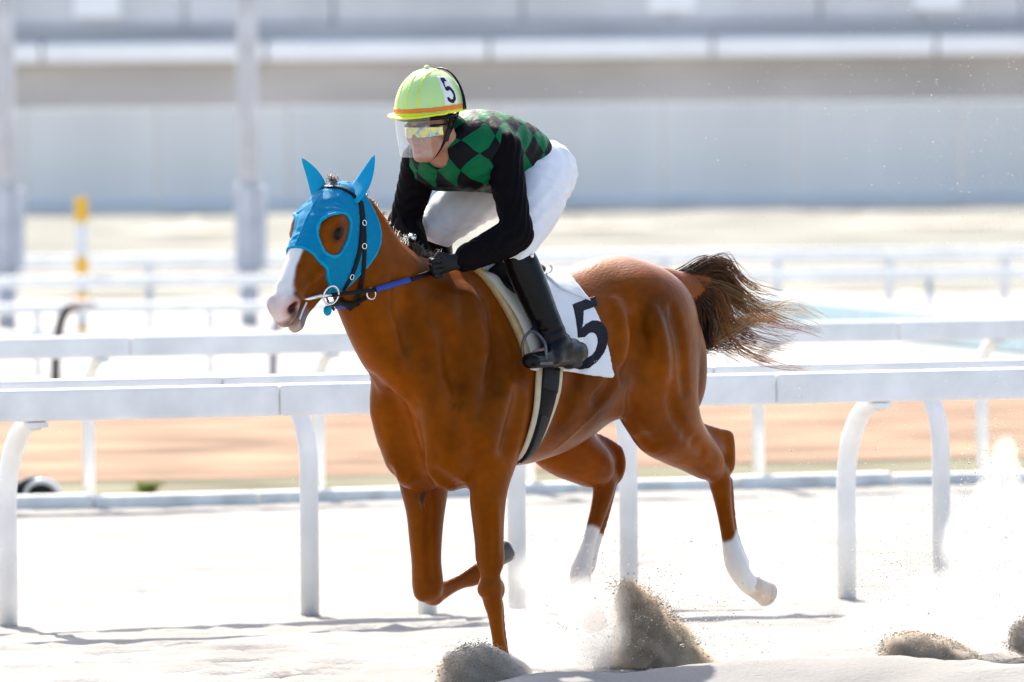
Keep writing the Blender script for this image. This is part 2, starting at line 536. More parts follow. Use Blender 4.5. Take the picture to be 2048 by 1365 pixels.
# dark hooked stanchions of the pale rail
for px, lab in ((125, 'dark hooked steel stanchion under the rails near the striped post'), (560, 'grey hooked steel stanchion under the rails below the horse muzzle')):
    Y = 80; k = Y / FPX; x = (px - 1024) * k
    o = empty('stanchion', (x, Y, 0)); prop(o, lab, 'stanchion', 'hooked stanchions of the infield rails')
    pts = spline([(-.06, 0, -.05), (-.055, 0, .25), (-.03, 0, .5), (.03, 0, .66), (.14, 0, .70)], 5)
    MB().tube(pts, .04, 12).build('bent_tube', M_dark if px < 300 else M_steel, o, True)
    MB().box((.06, -.08, .68), (.26, .08, .74), .015).build('saddle_plate', M_white2, o)

# pale teal barrier that runs in from the right
p0 = on_ground(1360, 640); p1 = on_ground(2250, 735)
d = (p1 - p0); L = d.length
tb = empty('windbreak_barrier', p0, math.atan2(d.y, d.x)); prop(tb, 'low pale teal barrier slanting in from the right edge behind the tail', 'barrier')
for i in range(6):
    MB().box((L * i / 6 + .01, -.05, 0.02), (L * (i + 1) / 6 - .01, .05, 0.33), .03).build('barrier_panel', M_teal, tb)

# half-buried tyre by the kerb
ty = on_ground(66, 1002)
t0 = empty('marker_tyre', (ty.x, ty.y + .35, 0.0), 0.35); prop(t0, 'half-buried black tyre with a white painted stripe beyond the kerb, bottom left', 'tyre')
bm = MB(); bm.ring((0, 0, -0.02), (0.25, 1, 0.12), 0.10, 0.055, 30, 12); bm.build('tyre', M_tyre, t0, True)
bm = MB(); bm.ring((0.02, -0.045, -0.005), (0.25, 1, 0.12), 0.105, 0.020, 30, 10); bm.build('painted_stripe', M_white, t0, True)
MB().box((-.24, -.05, -.02), (-.12, .1, .10), .03).build('rubber_block', M_tyre, t0)

# grass bank, wall and stand
WY = 150.0
def bank():
    nx, ny = 160, 40
    V = []; F = []
    for j in range(ny + 1):
        t = j / ny; y = 118 + (WY - 118 + 1.0) * t
        for i in range(nx + 1):
            x = -45 + 90 * i / nx
            z = 0.62 * float(sstep(0.05, 0.97, np.array(t))) + 0.02
            z += 0.05 * math.sin(x * 1.3 + t * 5) * t * (1 - t) * 2 + random.uniform(-.02, .02)
            V.append((x, y, z))
    for j in range(ny):
        for i in range(nx):
            a = j * (nx + 1) + i; F.append((a, a + 1, a + nx + 2, a + nx + 1))
    return prop(mesh_obj('grass_bank', V, F, M_bank, None, True), kind='structure')
bank()
prop(mesh_obj('bank_top', [(-45, WY - 9.5, .50), (45, WY - 9.5, .50), (45, WY + 1, .665), (-45, WY + 1, .665)], [(0, 1, 2, 3)], M_straw), kind='structure')
wl = empty('panel_wall', (0, WY, .6)); prop(wl, 'long pale grey panel wall across the whole background', 'wall')
rs = random.Random(4)
x = -24.0
while x < 24:
    w = rs.choice([1.9, 2.4, 2.4, 3.0])
    MB().box((x + .012, -.05, .26), (x + w - .012, .06, 1.585), .012).build('panel', M_panel, wl)
    MB().box((x + .004, -.09, .16), (x + w - .004, .09, .255), .01).build('base_rail', M_band, wl)
    MB().box((x + .004, -.06, -.05), (x + w - .004, .05, .158), .01).build('plinth', M_panel, wl)
    x += w
st = empty('stand', (0, WY + 4, .6)); prop(st, 'blue grey building with a pale fascia band above the panel wall', 'building')
MB().box((-40, 0, 0), (40, .3, 2.26), .0).build('stained_wall', M_ledge, st)
x = -30.0; i = 0
while x < 30:
    w = 3.3
    MB().box((x + .02, -.45, 2.262), (x + w - .02, .4, 2.545), .03).build('fascia', M_band, st)
    x += w; i += 1
MB().box((-40, -.05, 2.55), (40, .5, 2.78), .02).build('cornice', M_ledge, st)
x = -30.0
while x < 30:
    w = rs.choice([1.5, 2.2, 2.8])
    MB().box((x + .015, .1 + rs.uniform(0, .03), 2.785), (x + w - .015, .6, 4.2), .01).build('cladding_panel', M_blue, st)
    x += w
MB().box((-40, .62, 2.3), (40, .8, 4.19)).build('rear_wall', M_ledge, st)
MB().box((-40, .42, 2.0), (40, .60, 2.6)).build('fascia_backing', M_ledge, st)
for px in (200, 1350, 1880):
    x = (px - 1024) * (WY + 4) / FPX
    MB().box((x - .35, .02, 2.93), (x + .35, .14, 3.9), .02).build('window', M_band, st)

# lamp columns and the striped marker
def column(px, lab):
    Y = 104; k = Y / FPX; x = (px - 1024) * k
    o = empty('lamp_column', (x, Y, 0)); prop(o, lab, 'lamp column', 'steel lamp columns')
    MB().tube([(0, 0, -.05), (0, 0, .60)], .10, 20).build('stub', M_steel, o, True)
    MB().tube([(0, 0, 1.2), (0, 0, 5), (0, 0, 9)], [.105, .10, .09], 24).build('pole', M_steel, o, True)
    MB().box((-.13, -.12, .58), (.06, .14, 1.42), .02).build('casing', M_steel, o)
    MB().box((.066, -.10, .60), (.185, .12, 1.40), .015).build('cabinet', M_steel, o)
    MB().box((-.16, -.15, .555), (.2, .16, .579), .004).build('base_plate', M_steel, o)
column(499, 'grey steel lamp column with a switch cabinet, just left of the horse head')
column(14, 'grey steel lamp column with a switch cabinet at the left edge')
mk = on_ground(165, 672)
mo = empty('striped_marker_post', (mk.x, mk.y, 0)); prop(mo, 'yellow and white banded marker post on the left', 'marker post')
zs = [(-.02, .10, 0), (.10, .26, 1), (.26, .42, 0), (.42, .60, 1), (.60, .76, 0), (.76, 1.10, 1), (1.10, 1.345, 0)]
for a, b, c in zs:
    MB().tube([(0, 0, a), (0, 0, b - .002)], .064, 20).build('white_band' if c else 'yellow_band', M_white2 if c else M_yellow, mo, False)
# ------------------------------------------------------------------ the horse
PSI = math.radians(48.0)
HORG = Vector(((930 - 1024) / FPX * 40.0, 40.0, 0.0))
HA = PI + PSI
HM = Matrix.Translation(HORG) @ Matrix.Rotation(HA, 4, 'Z')
HMI = HM.inverted()
FWD = HM.to_3x3() @ Vector((1, 0, 0)); LFT = HM.to_3x3() @ Vector((0, 1, 0))
def H(px, py, yl):
    """point of the horse's own space seen at a pixel, at a given sideways offset from its midline"""
    d = ray(px, py)
    t = (yl - (CO - HORG).dot(LFT)) / d.dot(LFT)
    p = HMI @ (CO + d * t)
    return np.array(p)
def proj(p):
    w = HM @ Vector(p); q = CR.transposed() @ (w - CO)
    return (1024 + FPX * q.x / -q.z, 682.5 - FPX * q.y / -q.z)
# head frame
PSH = math.radians(52.0); PHH = math.radians(53.0)
P0 = H(663, 369, 0.0)
_w = lambda v: np.array(HMI.to_3x3() @ Vector(v))
HS = _w((-math.cos(PSH) * math.cos(PHH), -math.sin(PSH) * math.cos(PHH), -math.sin(PHH)))   # along the face, down
HT = _w((math.sin(PSH), -math.cos(PSH), 0))                                                # to the horse's left
HU = _w((-math.cos(PSH) * math.sin(PHH), -math.sin(PSH) * math.sin(PHH), math.cos(PHH)))   # out of the forehead
def HD(s, t, u): return P0 + HS * s + HT * t + HU * u
HAX = [HS, HT, HU]

def chain(f, pts, k=0.02, sub=5, side=(0, 1, 0)):
    """pts: (x,y,z,r,w)"""
    S = spline(pts, sub)
    for a, b in zip(S[:-1], S[1:]):
        f.add(cone(a[:3], b[:3], max(a[3], .004), max(b[3], .004), max(a[4], .004), max(b[4], .004), side), k)
def pc(lst):
    return [tuple(H(x, y, l)) + (r, w) for x, y, l, r, w in lst]

ST = np.array([  # x, top, bottom, half width, taper of the upper part
    (0.37, 1.26, 1.08, 0.07, 0.1),
    (0.33, 1.36, 0.98, 0.125, 0.1),
    (0.26, 1.44, 0.88, 0.17, 0.15),
    (0.15, 1.54, 0.815, 0.195, 0.25),
    (0.05, 1.615, 0.80, 0.215, 0.35),
    (-0.05, 1.64, 0.815, 0.235, 0.38),
    (-0.18, 1.615, 0.83, 0.262, 0.32),
    (-0.32, 1.575, 0.838, 0.285, 0.25),
    (-0.48, 1.56, 0.87, 0.297, 0.18),
    (-0.62, 1.59, 0.925, 0.29, 0.14),
    (-0.75, 1.628, 1.01, 0.27, 0.12),
    (-0.88, 1.645, 1.09, 0.255, 0.14),
    (-1.00, 1.615, 1.12, 0.235, 0.22),
    (-1.10, 1.56, 1.12, 0.195, 0.28),
    (-1.19, 1.49, 1.13, 0.145, 0.25),
    (-1.25, 1.42, 1.18, 0.10, 0.1),
    (-1.29, 1.38, 1.26, 0.05, 0.0)])[::-1]
_sx = np.linspace(ST[0, 0], ST[-1, 0], 160)
def _smooth(c):
    y = np.interp(_sx, ST[:, 0], ST[:, c])
    ker = np.hanning(13); ker /= ker.sum()
    yp = np.pad(y, 6, mode='reflect', reflect_type='odd')
    return np.convolve(yp, ker, 'valid')
_ST = [_smooth(c) for c in range(1, 5)]
def trunk():
    def fn(X, Y, Z):
        x = X.ravel()
        top, bot, hw, ta = [np.interp(x, _sx, a)[:, None, None] for a in _ST]
        zc = (top + bot) / 2 - 0.04 * (top - bot); hu = top - zc; hd = zc - bot
        zn = (Z - zc) / np.where(Z > zc, hu, hd)
        w = hw * (1 - ta * np.clip(zn, -0.2, 1.2))
        k0 = np.sqrt((np.abs(Y) / w) ** 2 + zn ** 2)
        d = (k0 - 1) * np.minimum(hw, hd) * 0.9
        over = np.maximum(np.maximum(X - _sx[-1], _sx[0] - X), 0)
        return np.where(over > 0, np.sqrt(np.maximum(d, 0) ** 2 + over ** 2) + 0.001, d)
    return Prim((-1.3, -.32, .75), (.38, .32, 1.68), fn)

def horse_field(f):
    f.add(trunk(), 0)
    # neck
    nk = [(0.06, 0, 1.26, .325, .165), (0.22, 0, 1.325, .285, .15), (0.385, 0, 1.43, .228, .125), (0.515, 0, 1.555, .180, .102), (0.595, 0, 1.672, .148, .086), (0.638, 0, 1.76, .130, .078)]
    chain(f, nk, .05, 4)
    cp = [(-.02, 0, 1.605, .03, .03), (.12, 0, 1.60, .026, .024), (.266, 0, 1.612, .024, .02), (.36, 0, 1.660, .022, .02), (.45, 0, 1.728, .022, .02), (.543, 0, 1.818, .024, .022), (.60, 0, 1.862, .024, .024)]
    chain(f, cp, .04, 3)                                                                       # crest
    for s in (-1, 1):
        # shoulder blade, point of shoulder, triceps, breast
        f.add(ell((0.12, s * .145, 1.24), (.30, .085, .15), tilt(0, 62)), .10)
        f.add(ell((0.225, s * .140, 1.05), (.105, .080, .15)), .09)
        f.add(ell((0.02, s * .185, 1.02), (.18, .075, .15), tilt(0, 25)), .09)
        f.add(ell((0.235, s * .090, 0.93), (.095, .085, .14)), .08)
        f.add(ell((0.16, s * .085, 0.85), (.11, .070, .09)), .08)
        # croup muscle
        f.add(ell((-0.90, s * .120, 1.39), (.24, .125, .185), tilt(0, -14)), .10)
        f.add(ell((-1.125, s * .110, 1.205), (.125, .095, .215), tilt(0, -8)), .08)
        # soft hollows: neck groove, in front of and behind the shoulder, before and behind the thigh
        f.sub(cone((0.50, s * .150, 1.45), (0.30, s * .195, 1.18), .02, .02), .07)
        f.sub(cone((0.20, s * .235, 1.50), (0.30, s * .245, 1.16), .02, .02), .08)
        f.sub(cone((0.06, s * .275, 1.36), (0.16, s * .275, 1.05), .02, .02), .07)
        f.sub(cone((-.13, s * .325, 1.28), (-.10, s * .315, .98), .02, .02), .08)
        f.sub(cone((-.72, s * .34, 1.38), (-.72, s * .32, 1.14), .03, .03), .08)
        f.sub(cone((-1.04, s * .315, 1.42), (-1.16, s * .28, 1.05), .015, .015), .07)
    f.sub(cone((0.375, 0, 1.12), (0.345, 0, .86), .02, .025), .06)                             # between the breast muscles
    # near fore leg, weight on it
    chain(f, pc([(990, 845, .185, .105, .07), (988, 915, .175, .088, .060), (978, 970, .165, .066, .054), (976, 1030, .158, .053, .047), (979, 1090, .152, .043, .040), (981, 1135, .148, .040, .040)]), .035, 4)
    f.add(ell(H(981, 1172, .147), (.046, .046, .058)), .018)                                    # knee: boxy, with its ridge and back knob
    f.add(ell(H(972, 1180, .15), (.028, .038, .034)), .012)
    f.add(ell(H(998, 1180, .146), (.020, .026, .040)), .025)
    chain(f, pc([(984, 1198, .147, .036, .036), (989, 1222, .146, .026, .027), (993, 1255, .145, .022, .021), (998, 1290, .145, .022, .021), (1003, 1325, .145, .036, .033), (992, 1348, .145, .032, .030), (975, 1366, .145, .034, .036)]), .014, 3)
    chain(f, pc([(1000, 1205, .146, .013, .015), (1004, 1250, .145, .012, .013), (1010, 1300, .145, .013, .014)]), .008, 3)   # flexor tendon
    f.add(ell(H(966, 985, .172), (.045, .032, .11)), .04)
    # off fore leg, folded
    chain(f, pc([(842, 880, -.175, .12, .075), (848, 960, -.17, .10, .068), (851, 1015, -.165, .070, .054), (851, 1075, -.16, .055, .046), (853, 1130, -.158, .043, .040), (855, 1160, -.158, .040, .040), (856, 1182, -.158, .040, .042)]), .035, 4)
    f.add(ell(H(845, 1186, -.158), (.030, .034, .034)), .014)
    f.add(ell(H(866, 1197, -.158), (.036, .034, .030)), .014)
    chain(f, pc([(870, 1188, -.158, .034, .032), (892, 1177, -.158, .027, .025), (922, 1162, -.158, .026, .023), (948, 1150, -.158, .037, .032), (966, 1138, -.158, .034, .03), (984, 1122, -.158, .033, .033)]), .02, 3)
    # near hind leg, trailing
    chain(f, pc([(1296, 610, .135, .22, .12), (1300, 700, .155, .205, .115), (1310, 775, .165, .185, .10), (1325, 830, .165, .150, .09), (1352, 868, .16, .108, .072), (1390, 903, .15, .070, .054), (1424, 932, .145, .048, .044)]), .05, 4)
    f.add(ell(H(1283, 812, .20), (.09, .06, .12)), .06)                                       # stifle
    f.add(ell(H(1320, 868, .18), (.09, .05, .07)), .06)
    chain(f, pc([(1392, 856, .14, .026, .026), (1422, 862, .14, .018, .018), (1446, 870, .14, .020, .020), (1455, 874, .14, .023, .022)]), .012, 3)      # Achilles tendon to the point of hock
    chain(f, pc([(1455, 876, .14, .024, .024), (1455, 905, .142, .026, .028), (1452, 935, .144, .032, .034)]), .014, 3)
    f.add(cone(H(1400, 885, .145), H(1440, 900, .143), .036, .026), .03)
    f.add(ell(H(1428, 893, .143), (.05, .018, .05)), .02)
    f.add(ell(H(1434, 942, .145), (.046, .040, .044)), .018)
    f.add(ell(H(1424, 950, .15), (.026, .036, .028)), .014)
    chain(f, pc([(1438, 955, .145, .045, .040), (1443, 985, .145, .034, .032), (1449, 1025, .146, .028, .025), (1457, 1072, .147, .026, .024), (1465, 1105, .148, .034, .031), (1473, 1130, .148, .040, .037), (1485, 1154, .148, .035, .033), (1501, 1172, .148, .037, .037)]), .016, 3)
    chain(f, pc([(1457, 960, .145, .016, .018), (1462, 1010, .146, .013, .014), (1468, 1060, .147, .013, .014), (1482, 1112, .148, .018, .020), (1490, 1128, .148, .016, .020)]), .010, 3)   # tendon behind, fetlock tuft
    # off hind leg, driving under the belly
    chain(f, pc([(1150, 690, -.13, .22, .12), (1130, 790, -.17, .18, .10), (1108, 860, -.18, .14, .085), (1130, 895, -.165, .10, .068), (1165, 918, -.15, .078, .056), (1200, 940, -.14, .060, .05)]), .05, 4)
    chain(f, pc([(1172, 872, -.14, .026, .026), (1208, 884, -.14, .020, .020), (1233, 901, -.14, .023, .022)]), .012, 3)
    chain(f, pc([(1234, 904, -.14, .024, .024), (1236, 928, -.14, .027, .028), (1228, 952, -.14, .034, .034)]), .014, 3)
    f.add(cone(H(1185, 905, -.145), H(1222, 922, -.143), .036, .026), .03)
    f.add(ell(H(1210, 952, -.14), (.046, .040, .044)), .018)
    chain(f, pc([(1211, 960, -.14, .044, .040), (1203, 1000, -.14, .034, .032), (1190, 1045, -.14, .028, .025), (1177, 1085, -.14, .026, .024), (1166, 1120, -.14, .033, .030), (1160, 1150, -.14, .040, .036), (1166, 1185, -.14, .035, .033), (1178, 1215, -.14, .037, .037)]), .016, 3)
    chain(f, pc([(1226, 965, -.14, .018, .018), (1218, 1005, -.14, .014, .014), (1206, 1050, -.14, .013, .014), (1190, 1100, -.14, .014, .016), (1180, 1140, -.14, .018, .02)]), .010, 3)
    # sheath and belly fold
    f.add(ell((-0.70, 0, .985), (.11, .045, .05), tilt(0, -25)), .05)
    for s in (-1, 1):
        f.add(cone((-.80, s * .20, 1.18), (-.66, s * .21, 1.06), .05, .03), .08)
    # dock
    chain(f, pc([(1318, 572, 0, .07, .06), (1352, 582, 0, .055, .05), (1385, 572, 0, .040, .036), (1412, 556, 0, .026, .024)]), .05, 3)
    head_field(f)
    return f
def head_field(f):
    e = lambda s, t, u, r, k: f.add(ell(HD(s, t, u), r, HAX), k)
    c = lambda a, b, ra, rb, wa, wb, k: f.add(cone(HD(*a), HD(*b), ra, rb, wa, wb, HT), k)
    e(.05, 0, -.085, (.10, .085, .085), .05)          # poll and cranium
    e(.15, 0, -.05, (.12, .095, .085), .04)           # forehead
    c((.10, 0, -.07), (.30, 0, -.065), .085, .088, .085, .075, .04)
    c((.28, 0, -.055), (.50, 0, -.045), .078, .052, .066, .050, .03)
    c((.20, 0, .005), (.47, 0, .0), .028, .022, .045, .034, .03)   # nasal bone
    for s in (-1, 1):
        f.add(ell(HD(.17, s * .083, -.018), (.055, .028, .036), HAX), .03)      # brow
        f.add(ell(HD(.215, s * .082, -.048), (.045, .026, .04), HAX), .03)
        f.add(ell(HD(.24, s * .052, -.165), (.125, .034, .10), HAX), .04)       # jowl
        f.add(cone(HD(.26, s * .078, -.085), HD(.40, s * .058, -.075), .016, .010), .03)   # facial crest
        f.add(ell(HD(.535, s * .040, -.030), (.042, .028, .038), HAX), .02)     # nostril wing
    c((.22, 0, -.17), (.44, 0, -.135), .085, .042, .05, .040, .04)  # lower jaw
    e(.553, 0, -.05, (.050, .047, .052), .025)        # upper lip
    e(.574, 0, -.075, (.034, .036, .038), .02)
    c((.42, 0, -.135), (.545, 0, -.135), .034, .026, .036, .034, .02)
    e(.555, 0, -.142, (.034, .033, .024), .015)       # chin
    c((.02, 0, -.14), (.16, 0, -.20), .10, .09, .07, .06, .05)     # throat side
    for s in (-1, 1):
        f.sub(ell(HD(.553, s * .060, -.034), (.027, .022, .016), [HS * .8 + HU * .6, HT, HU * .8 - HS * .6]), .008)
        f.sub(ell(HD(.205, s * .118, -.034), (.020, .018, .014), HAX), .012)    # eye opening
        f.sub(cone(HD(.30, s * .082, -.035), HD(.42, s * .062, -.03), .006, .006), .03)
        f.add(ell(HD(.192, s * .104, -.022), (.030, .012, .010), [HS, HT, HU]), .01)   # upper lid
    f.sub(cone(HD(.60, .05, -.112), HD(.60, -.05, -.112), .012, .012), .008)
    f.sub(ell(HD(.56, 0, -.113), (.075, .06, .010), HAX), .006)               # mouth
    return f

# muscle relief measured from the photograph: soft grooves (-) and ridges (+) laid on the rough body
from mathutils.bvhtree import BVHTree
_F0 = Field((-1.75, -.36, -.05), (1.15, .36, 2.0), 0.016)
horse_field(_F0)
_BV0 = BVHTree.FromPolygons(*[[tuple(x) for x in q] for q in _F0.mesh(2)])
_CL = HMI @ CO
RELIEF = [
    (-1, .040, .014, [(749, 763), (792, 827), (822, 919), (858, 970)]),
    (-1, .022, .008, [(793, 835), (790, 885), (812, 950)]),
    (-1, .020, .010, [(935, 985), (909, 970), (868, 944)]),
    (+1, .040, .010, [(1000, 770), (982, 840), (975, 905)]),
    (-1, .030, .009, [(1040, 800), (1025, 860), (1012, 900)]),
    (+1, .035, .008, [(940, 580), (950, 640), (962, 700)]),
    (-1, .035, .009, [(985, 630), (1000, 700), (990, 770)]),
    (-1, .040, .010, [(880, 640), (905, 720), (900, 800), (880, 860)]),
    (+1, .045, .009, [(850, 680), (865, 770), (870, 860)]),
    (-1, .040, .010, [(800, 560), (815, 640), (830, 720)]),
    (-1, .045, .016, [(1290, 640), (1280, 690), (1256, 745)]),
    (+1, .030, .009, [(1306, 625), (1322, 685), (1329, 750)]),
    (-1, .022, .007, [(1345, 620), (1362, 690), (1368, 780)]),
    (+1, .028, .008, [(1234, 610), (1246, 665), (1242, 715)]),
    (-1, .022, .010, [(1226, 758), (1210, 785), (1192, 802)]),
    (-1, .025, .008, [(1262, 795), (1268, 850), (1300, 890)]),
    (-1, .022, .007, [(1340, 800), (1360, 850), (1405, 902)]),
    (-1, .030, .008, [(1165, 690), (1150, 760), (1120, 830)]),
    (-1, .012, .005, [(974, 1010), (978, 1060), (982, 1120)]),
    (+1, .012, .004, [(992, 1000), (994, 1060), (992, 1120)]),
    (-1, .014, .009, [(856, 1000), (856, 1060), (858, 1130), (862, 1160)]),
    (-1, .010, .004, [(1440, 985), (1450, 1040), (1458, 1090)]),
    (-1, .010, .004, [(1196, 985), (1186, 1030), (1176, 1070)]),
    (+1, .006, .003, [(1110, 900), (1150, 865), (1195, 822)]),
    (+1, .006, .003, [(880, 900), (905, 860), (912, 810)]),
    (+1, .005, .0025, [(640, 545), (648, 575), (640, 600)]),
]
_REL = []
for sg, r, dpt, path in RELIEF:
    pts = []
    for q in spline(path, 3):
        h = _BV0.ray_cast(_CL, (HMI.to_3x3() @ ray(q[0], q[1])).normalized())
        if h[0] is not None and (not pts or (Vector(h[0]) - pts[-1][0]).length < .12): pts.append((Vector(h[0]), Vector(h[1])))
    if len(pts) < 2: continue
    cs = [np.array(p_ + n_ * ((r - dpt) if sg < 0 else -(r - dpt))) for p_, n_ in pts]
    m_ = len(cs) - 1
    for i in range(m_):
        _REL.append((sg, cs[i], cs[i + 1], r))
def relief(f):
    for sg, a, b, r in _REL:
        for mir_ in ((1, 1, 1), (1, -1, 1)):
            if mir_[1] < 0 and (abs(a[1]) < .05 or a[2] < .78 or a[0] > .5): continue     # legs and head differ side to side
            c_ = cone(a * np.array(mir_), b * np.array(mir_), r, r)
            (f.sub if sg < 0 else f.add)(c_, r * 1.1)
    return f
_horse0 = horse_field
def horse_field(f):
    _horse0(f); return relief(f)
HF = Field((-1.75, -.36, -.05), (1.15, .36, 2.0), 0.0085)
horse_field(HF)

HORSE = empty('horse', HORG, HA)
prop(HORSE, 'chestnut racehorse with white blaze and white hind socks galloping toward the left', 'horse')
M_coat = mat('chestnut_coat', (0.3, 0.1, 0.02), 0.36, 0.17, attr='col', var=0.25, vscale=5, bump=0.0016, bscale=110, stretch=(0.5, 1, 0.45))
M_coat.node_tree.nodes['Principled BSDF'].inputs['Specular Tint'].default_value = (1.0, .50, .20, 1)
body = HF.build('body', M_coat, HORSE, 2)
def coat_colours(o):
    P = verts_of(o).astype(np.float64)
    n1 = vnoise(P, 9, 1); n2 = vnoise(P, 28, 2); n3 = vnoise(P, 3.2, 3)
    base = np.array([0.182, 0.0425, 0.0014])
    col = np.repeat(base[None], len(P), 0) * np.clip(1 + 0.14 * n1 + 0.08 * n2 + 0.30 * n3 + .15 * vnoise(P, 5.5, 8) + .11 * vnoise(P * np.array([.6, 1, 1]), 62, 9), .5, 1.7)[:, None]
    # shading painted into the coat colour: neck and shoulder, flank behind the girth, quarters
    shade = np.zeros(len(P))
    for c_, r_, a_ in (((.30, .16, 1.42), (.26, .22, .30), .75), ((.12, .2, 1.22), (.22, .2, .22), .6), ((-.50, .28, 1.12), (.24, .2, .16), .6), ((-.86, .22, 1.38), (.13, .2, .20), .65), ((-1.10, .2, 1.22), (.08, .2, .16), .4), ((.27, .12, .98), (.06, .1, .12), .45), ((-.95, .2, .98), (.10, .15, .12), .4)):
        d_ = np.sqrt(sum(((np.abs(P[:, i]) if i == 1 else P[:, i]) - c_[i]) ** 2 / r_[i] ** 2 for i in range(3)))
        shade = np.maximum(shade, a_ * sstep(1.25, .25, d_ + .30 * n1 + .15 * n2))
    col *= (1 - shade * .62)[:, None]
    q = P - P0
    s = q @ HS; t = q @ HT; u = q @ HU
    inhead = (s > -.05) & (s < .70) & (np.abs(t) < .14) & (u > -.30) & (u < .12)
    def mix(mask, c):
        col[:] = col * (1 - mask[:, None]) + np.array(c)[None] * mask[:, None]
    # blaze
    wdt = np.interp(s, [0.08, .14, .22, .34, .45, .52, .6], [.0, .05, .062, .036, .040, .06, .075]) + .006 * n2
    m = inhead * sstep(.006, -.006, np.abs(t + .006) - wdt) * sstep(-.06, -.045, u)
    mix(m, (.70, .68, .66))
    m = inhead * sstep(.505, .535, s + .008 * n1) * sstep(.085, .06, np.abs(t)) * sstep(-.10, -.075, u + .008 * n2)
    mix(m * (.55 + .35 * n2), (.60, .40, .35))
    mix(inhead * sstep(.535, .56, s) * sstep(.03, .0, np.abs(u + .085) - .012) * sstep(-.2, .5, n2 + .4 * n1), (.16, .13, .13))
    m = inhead * sstep(.47, .52, s) * sstep(-.095, -.115, u)
    mix(m, (.20, .17, .165))
    m = inhead * sstep(.53, .56, s) * sstep(.022, .012, np.abs(u + .128 - .0 * s) ) * (np.abs(t) < .03)
    mix(m * .7, (.6, .45, .36))
    for sg in (-1, 1):
        d = np.sqrt(((s - .553) / .028) ** 2 + ((t - sg * .056) / .032) ** 2 + ((u + .034) / .020) ** 2)
        mix(inhead * sstep(1.9, 1.1, d) * .7, (.50, .25, .22))
        mix(inhead * sstep(1.25, .8, d), (.045, .012, .012))
        d = np.sqrt(((s - .575) / .03) ** 2 + ((t - sg * .062) / .02) ** 2 + ((u + .062) / .022) ** 2)
        mix(inhead * sstep(1.5, .7, d) * .85, (.07, .045, .042))
        d = np.sqrt(((s - .205) / .045) ** 2 + ((t - sg * .11) / .05) ** 2 + ((u + .034) / .034) ** 2)
        mix(inhead * sstep(1.2, .55, d) * .85, (.035, .014, .006))
    # white stockings of the hind legs
    z = P[:, 2]
    hind = P[:, 0] < -.6
    near = hind & (P[:, 1] > 0); off = hind & (P[:, 1] <= 0)
    jag = .022 * n1 + .012 * n2
    c0 = H(1458, 1085, .147)
    m = near * sstep(.012, -.012, z - (c0[2] + .02 + (-(P[:, 0] - c0[0])) * .9) + jag) * (z < .75)
    mix(m, (.66, .64, .62))
    c1 = H(1185, 1055, -.14)
    m = off * sstep(.012, -.012, z - (c1[2] + (P[:, 0] - c1[0]) * .45) + jag) * (z < .8)
    mix(m, (.64, .61, .58))
    # darker lower fore legs and a pale belly are the horse's own colouring
    m = (P[:, 0] > -.4) * sstep(.62, .35, z)
    mix(m * .25, (.17, .05, .010))
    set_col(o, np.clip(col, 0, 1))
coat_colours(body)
M_hoof = mat('hoof_horn', (0.62, 0.52, 0.43), 0.55, 0.35, var=0.15, vscale=30, stretch=(1, 1, .3))
M_hoofd = mat('dark_hoof_horn', (0.10, 0.085, 0.08), 0.5, 0.4, var=0.2, vscale=30)
M_shoe = mat('steel_shoe', (0.55, 0.55, 0.56), 0.35, 0.5, metal=0.9, var=0.1, vscale=20)
def hoof(a, b, r0, r1, m):
    """horn capsule from the coronet a to the sole b, with its shoe"""
    a = Vector(a); b = Vector(b); ax = (b - a).normalized()
    sd = Vector((0, 1, 0)); sd = (sd - ax * sd.dot(ax)).normalized(); fr = sd.cross(ax)
    bm = MB(); V = []; F = []; n = 24
    for j, (t, r) in enumerate(((-.15, r0 * .9), (0, r0 * 1.04), (.5, (r0 + r1) / 2), (.97, r1), (1.0, r1 * .96))):
        for k in range(n):
            q = 2 * PI * k / n
            rr = r * (1.0 if math.sin(q) > -.5 else .86)
            V.append(a.lerp(b, t) + sd * math.cos(q) * rr * .95 + fr * math.sin(q) * rr * 1.05)
    for j in range(4):
        for k in range(n): F.append((j * n + k, j * n + (k + 1) % n, (j + 1) * n + (k + 1) % n, (j + 1) * n + k))
    F.append(tuple(range(n - 1, -1, -1))); F.append(tuple(4 * n + k for k in range(n)))
    o = bm.add(V, F).build('hoof', m, HORSE, True)
    MB().ring(b + ax * .004, ax, r1 * .82, r1 * .14, 28, 6).build('horseshoe', M_shoe, o, True)
hoof(H(1499, 1170, .148), H(1533, 1189, .148), .041, .052, M_hoof)
hoof(H(1177, 1210, -.14), H(1190, 1252, -.14), .041, .052, M_hoof)
hoof(H(982, 1124, -.158), H(1010, 1103, -.158), .038, .050, M_hoofd)
hoof(H(980, 1362, .145), H(952, 1385, .145), .039, .052, M_hoofd)
# eyes
M_eye = mat('horse_eye', (0.012, 0.006, 0.004), 0.06, 0.14)
def ball(c, r, name, m, parent, A=None, n=20):
    A = np.eye(3) if A is None else np.array(A)
    V = []; F = []
    for i in range(n // 2 + 1):
        th = PI * i / (n // 2)
        for k in range(n):
            ph = 2 * PI * k / n
            d = np.array([math.sin(th) * math.cos(ph), math.sin(th) * math.sin(ph), math.cos(th)]) * np.array(r)
            V.append(tuple(np.array(c) + d @ A))
    for i in range(n // 2):
        for k in range(n): F.append((i * n + k, i * n + (k + 1) % n, (i + 1) * n + (k + 1) % n, (i + 1) * n + k))
    return mesh_obj(name, V, F, m, parent, True)
for sg in (1, -1):
    ball(HD(.203, sg * .101, -.034), (.031, .022, .024), 'eye', M_eye, HORSE, HAX)
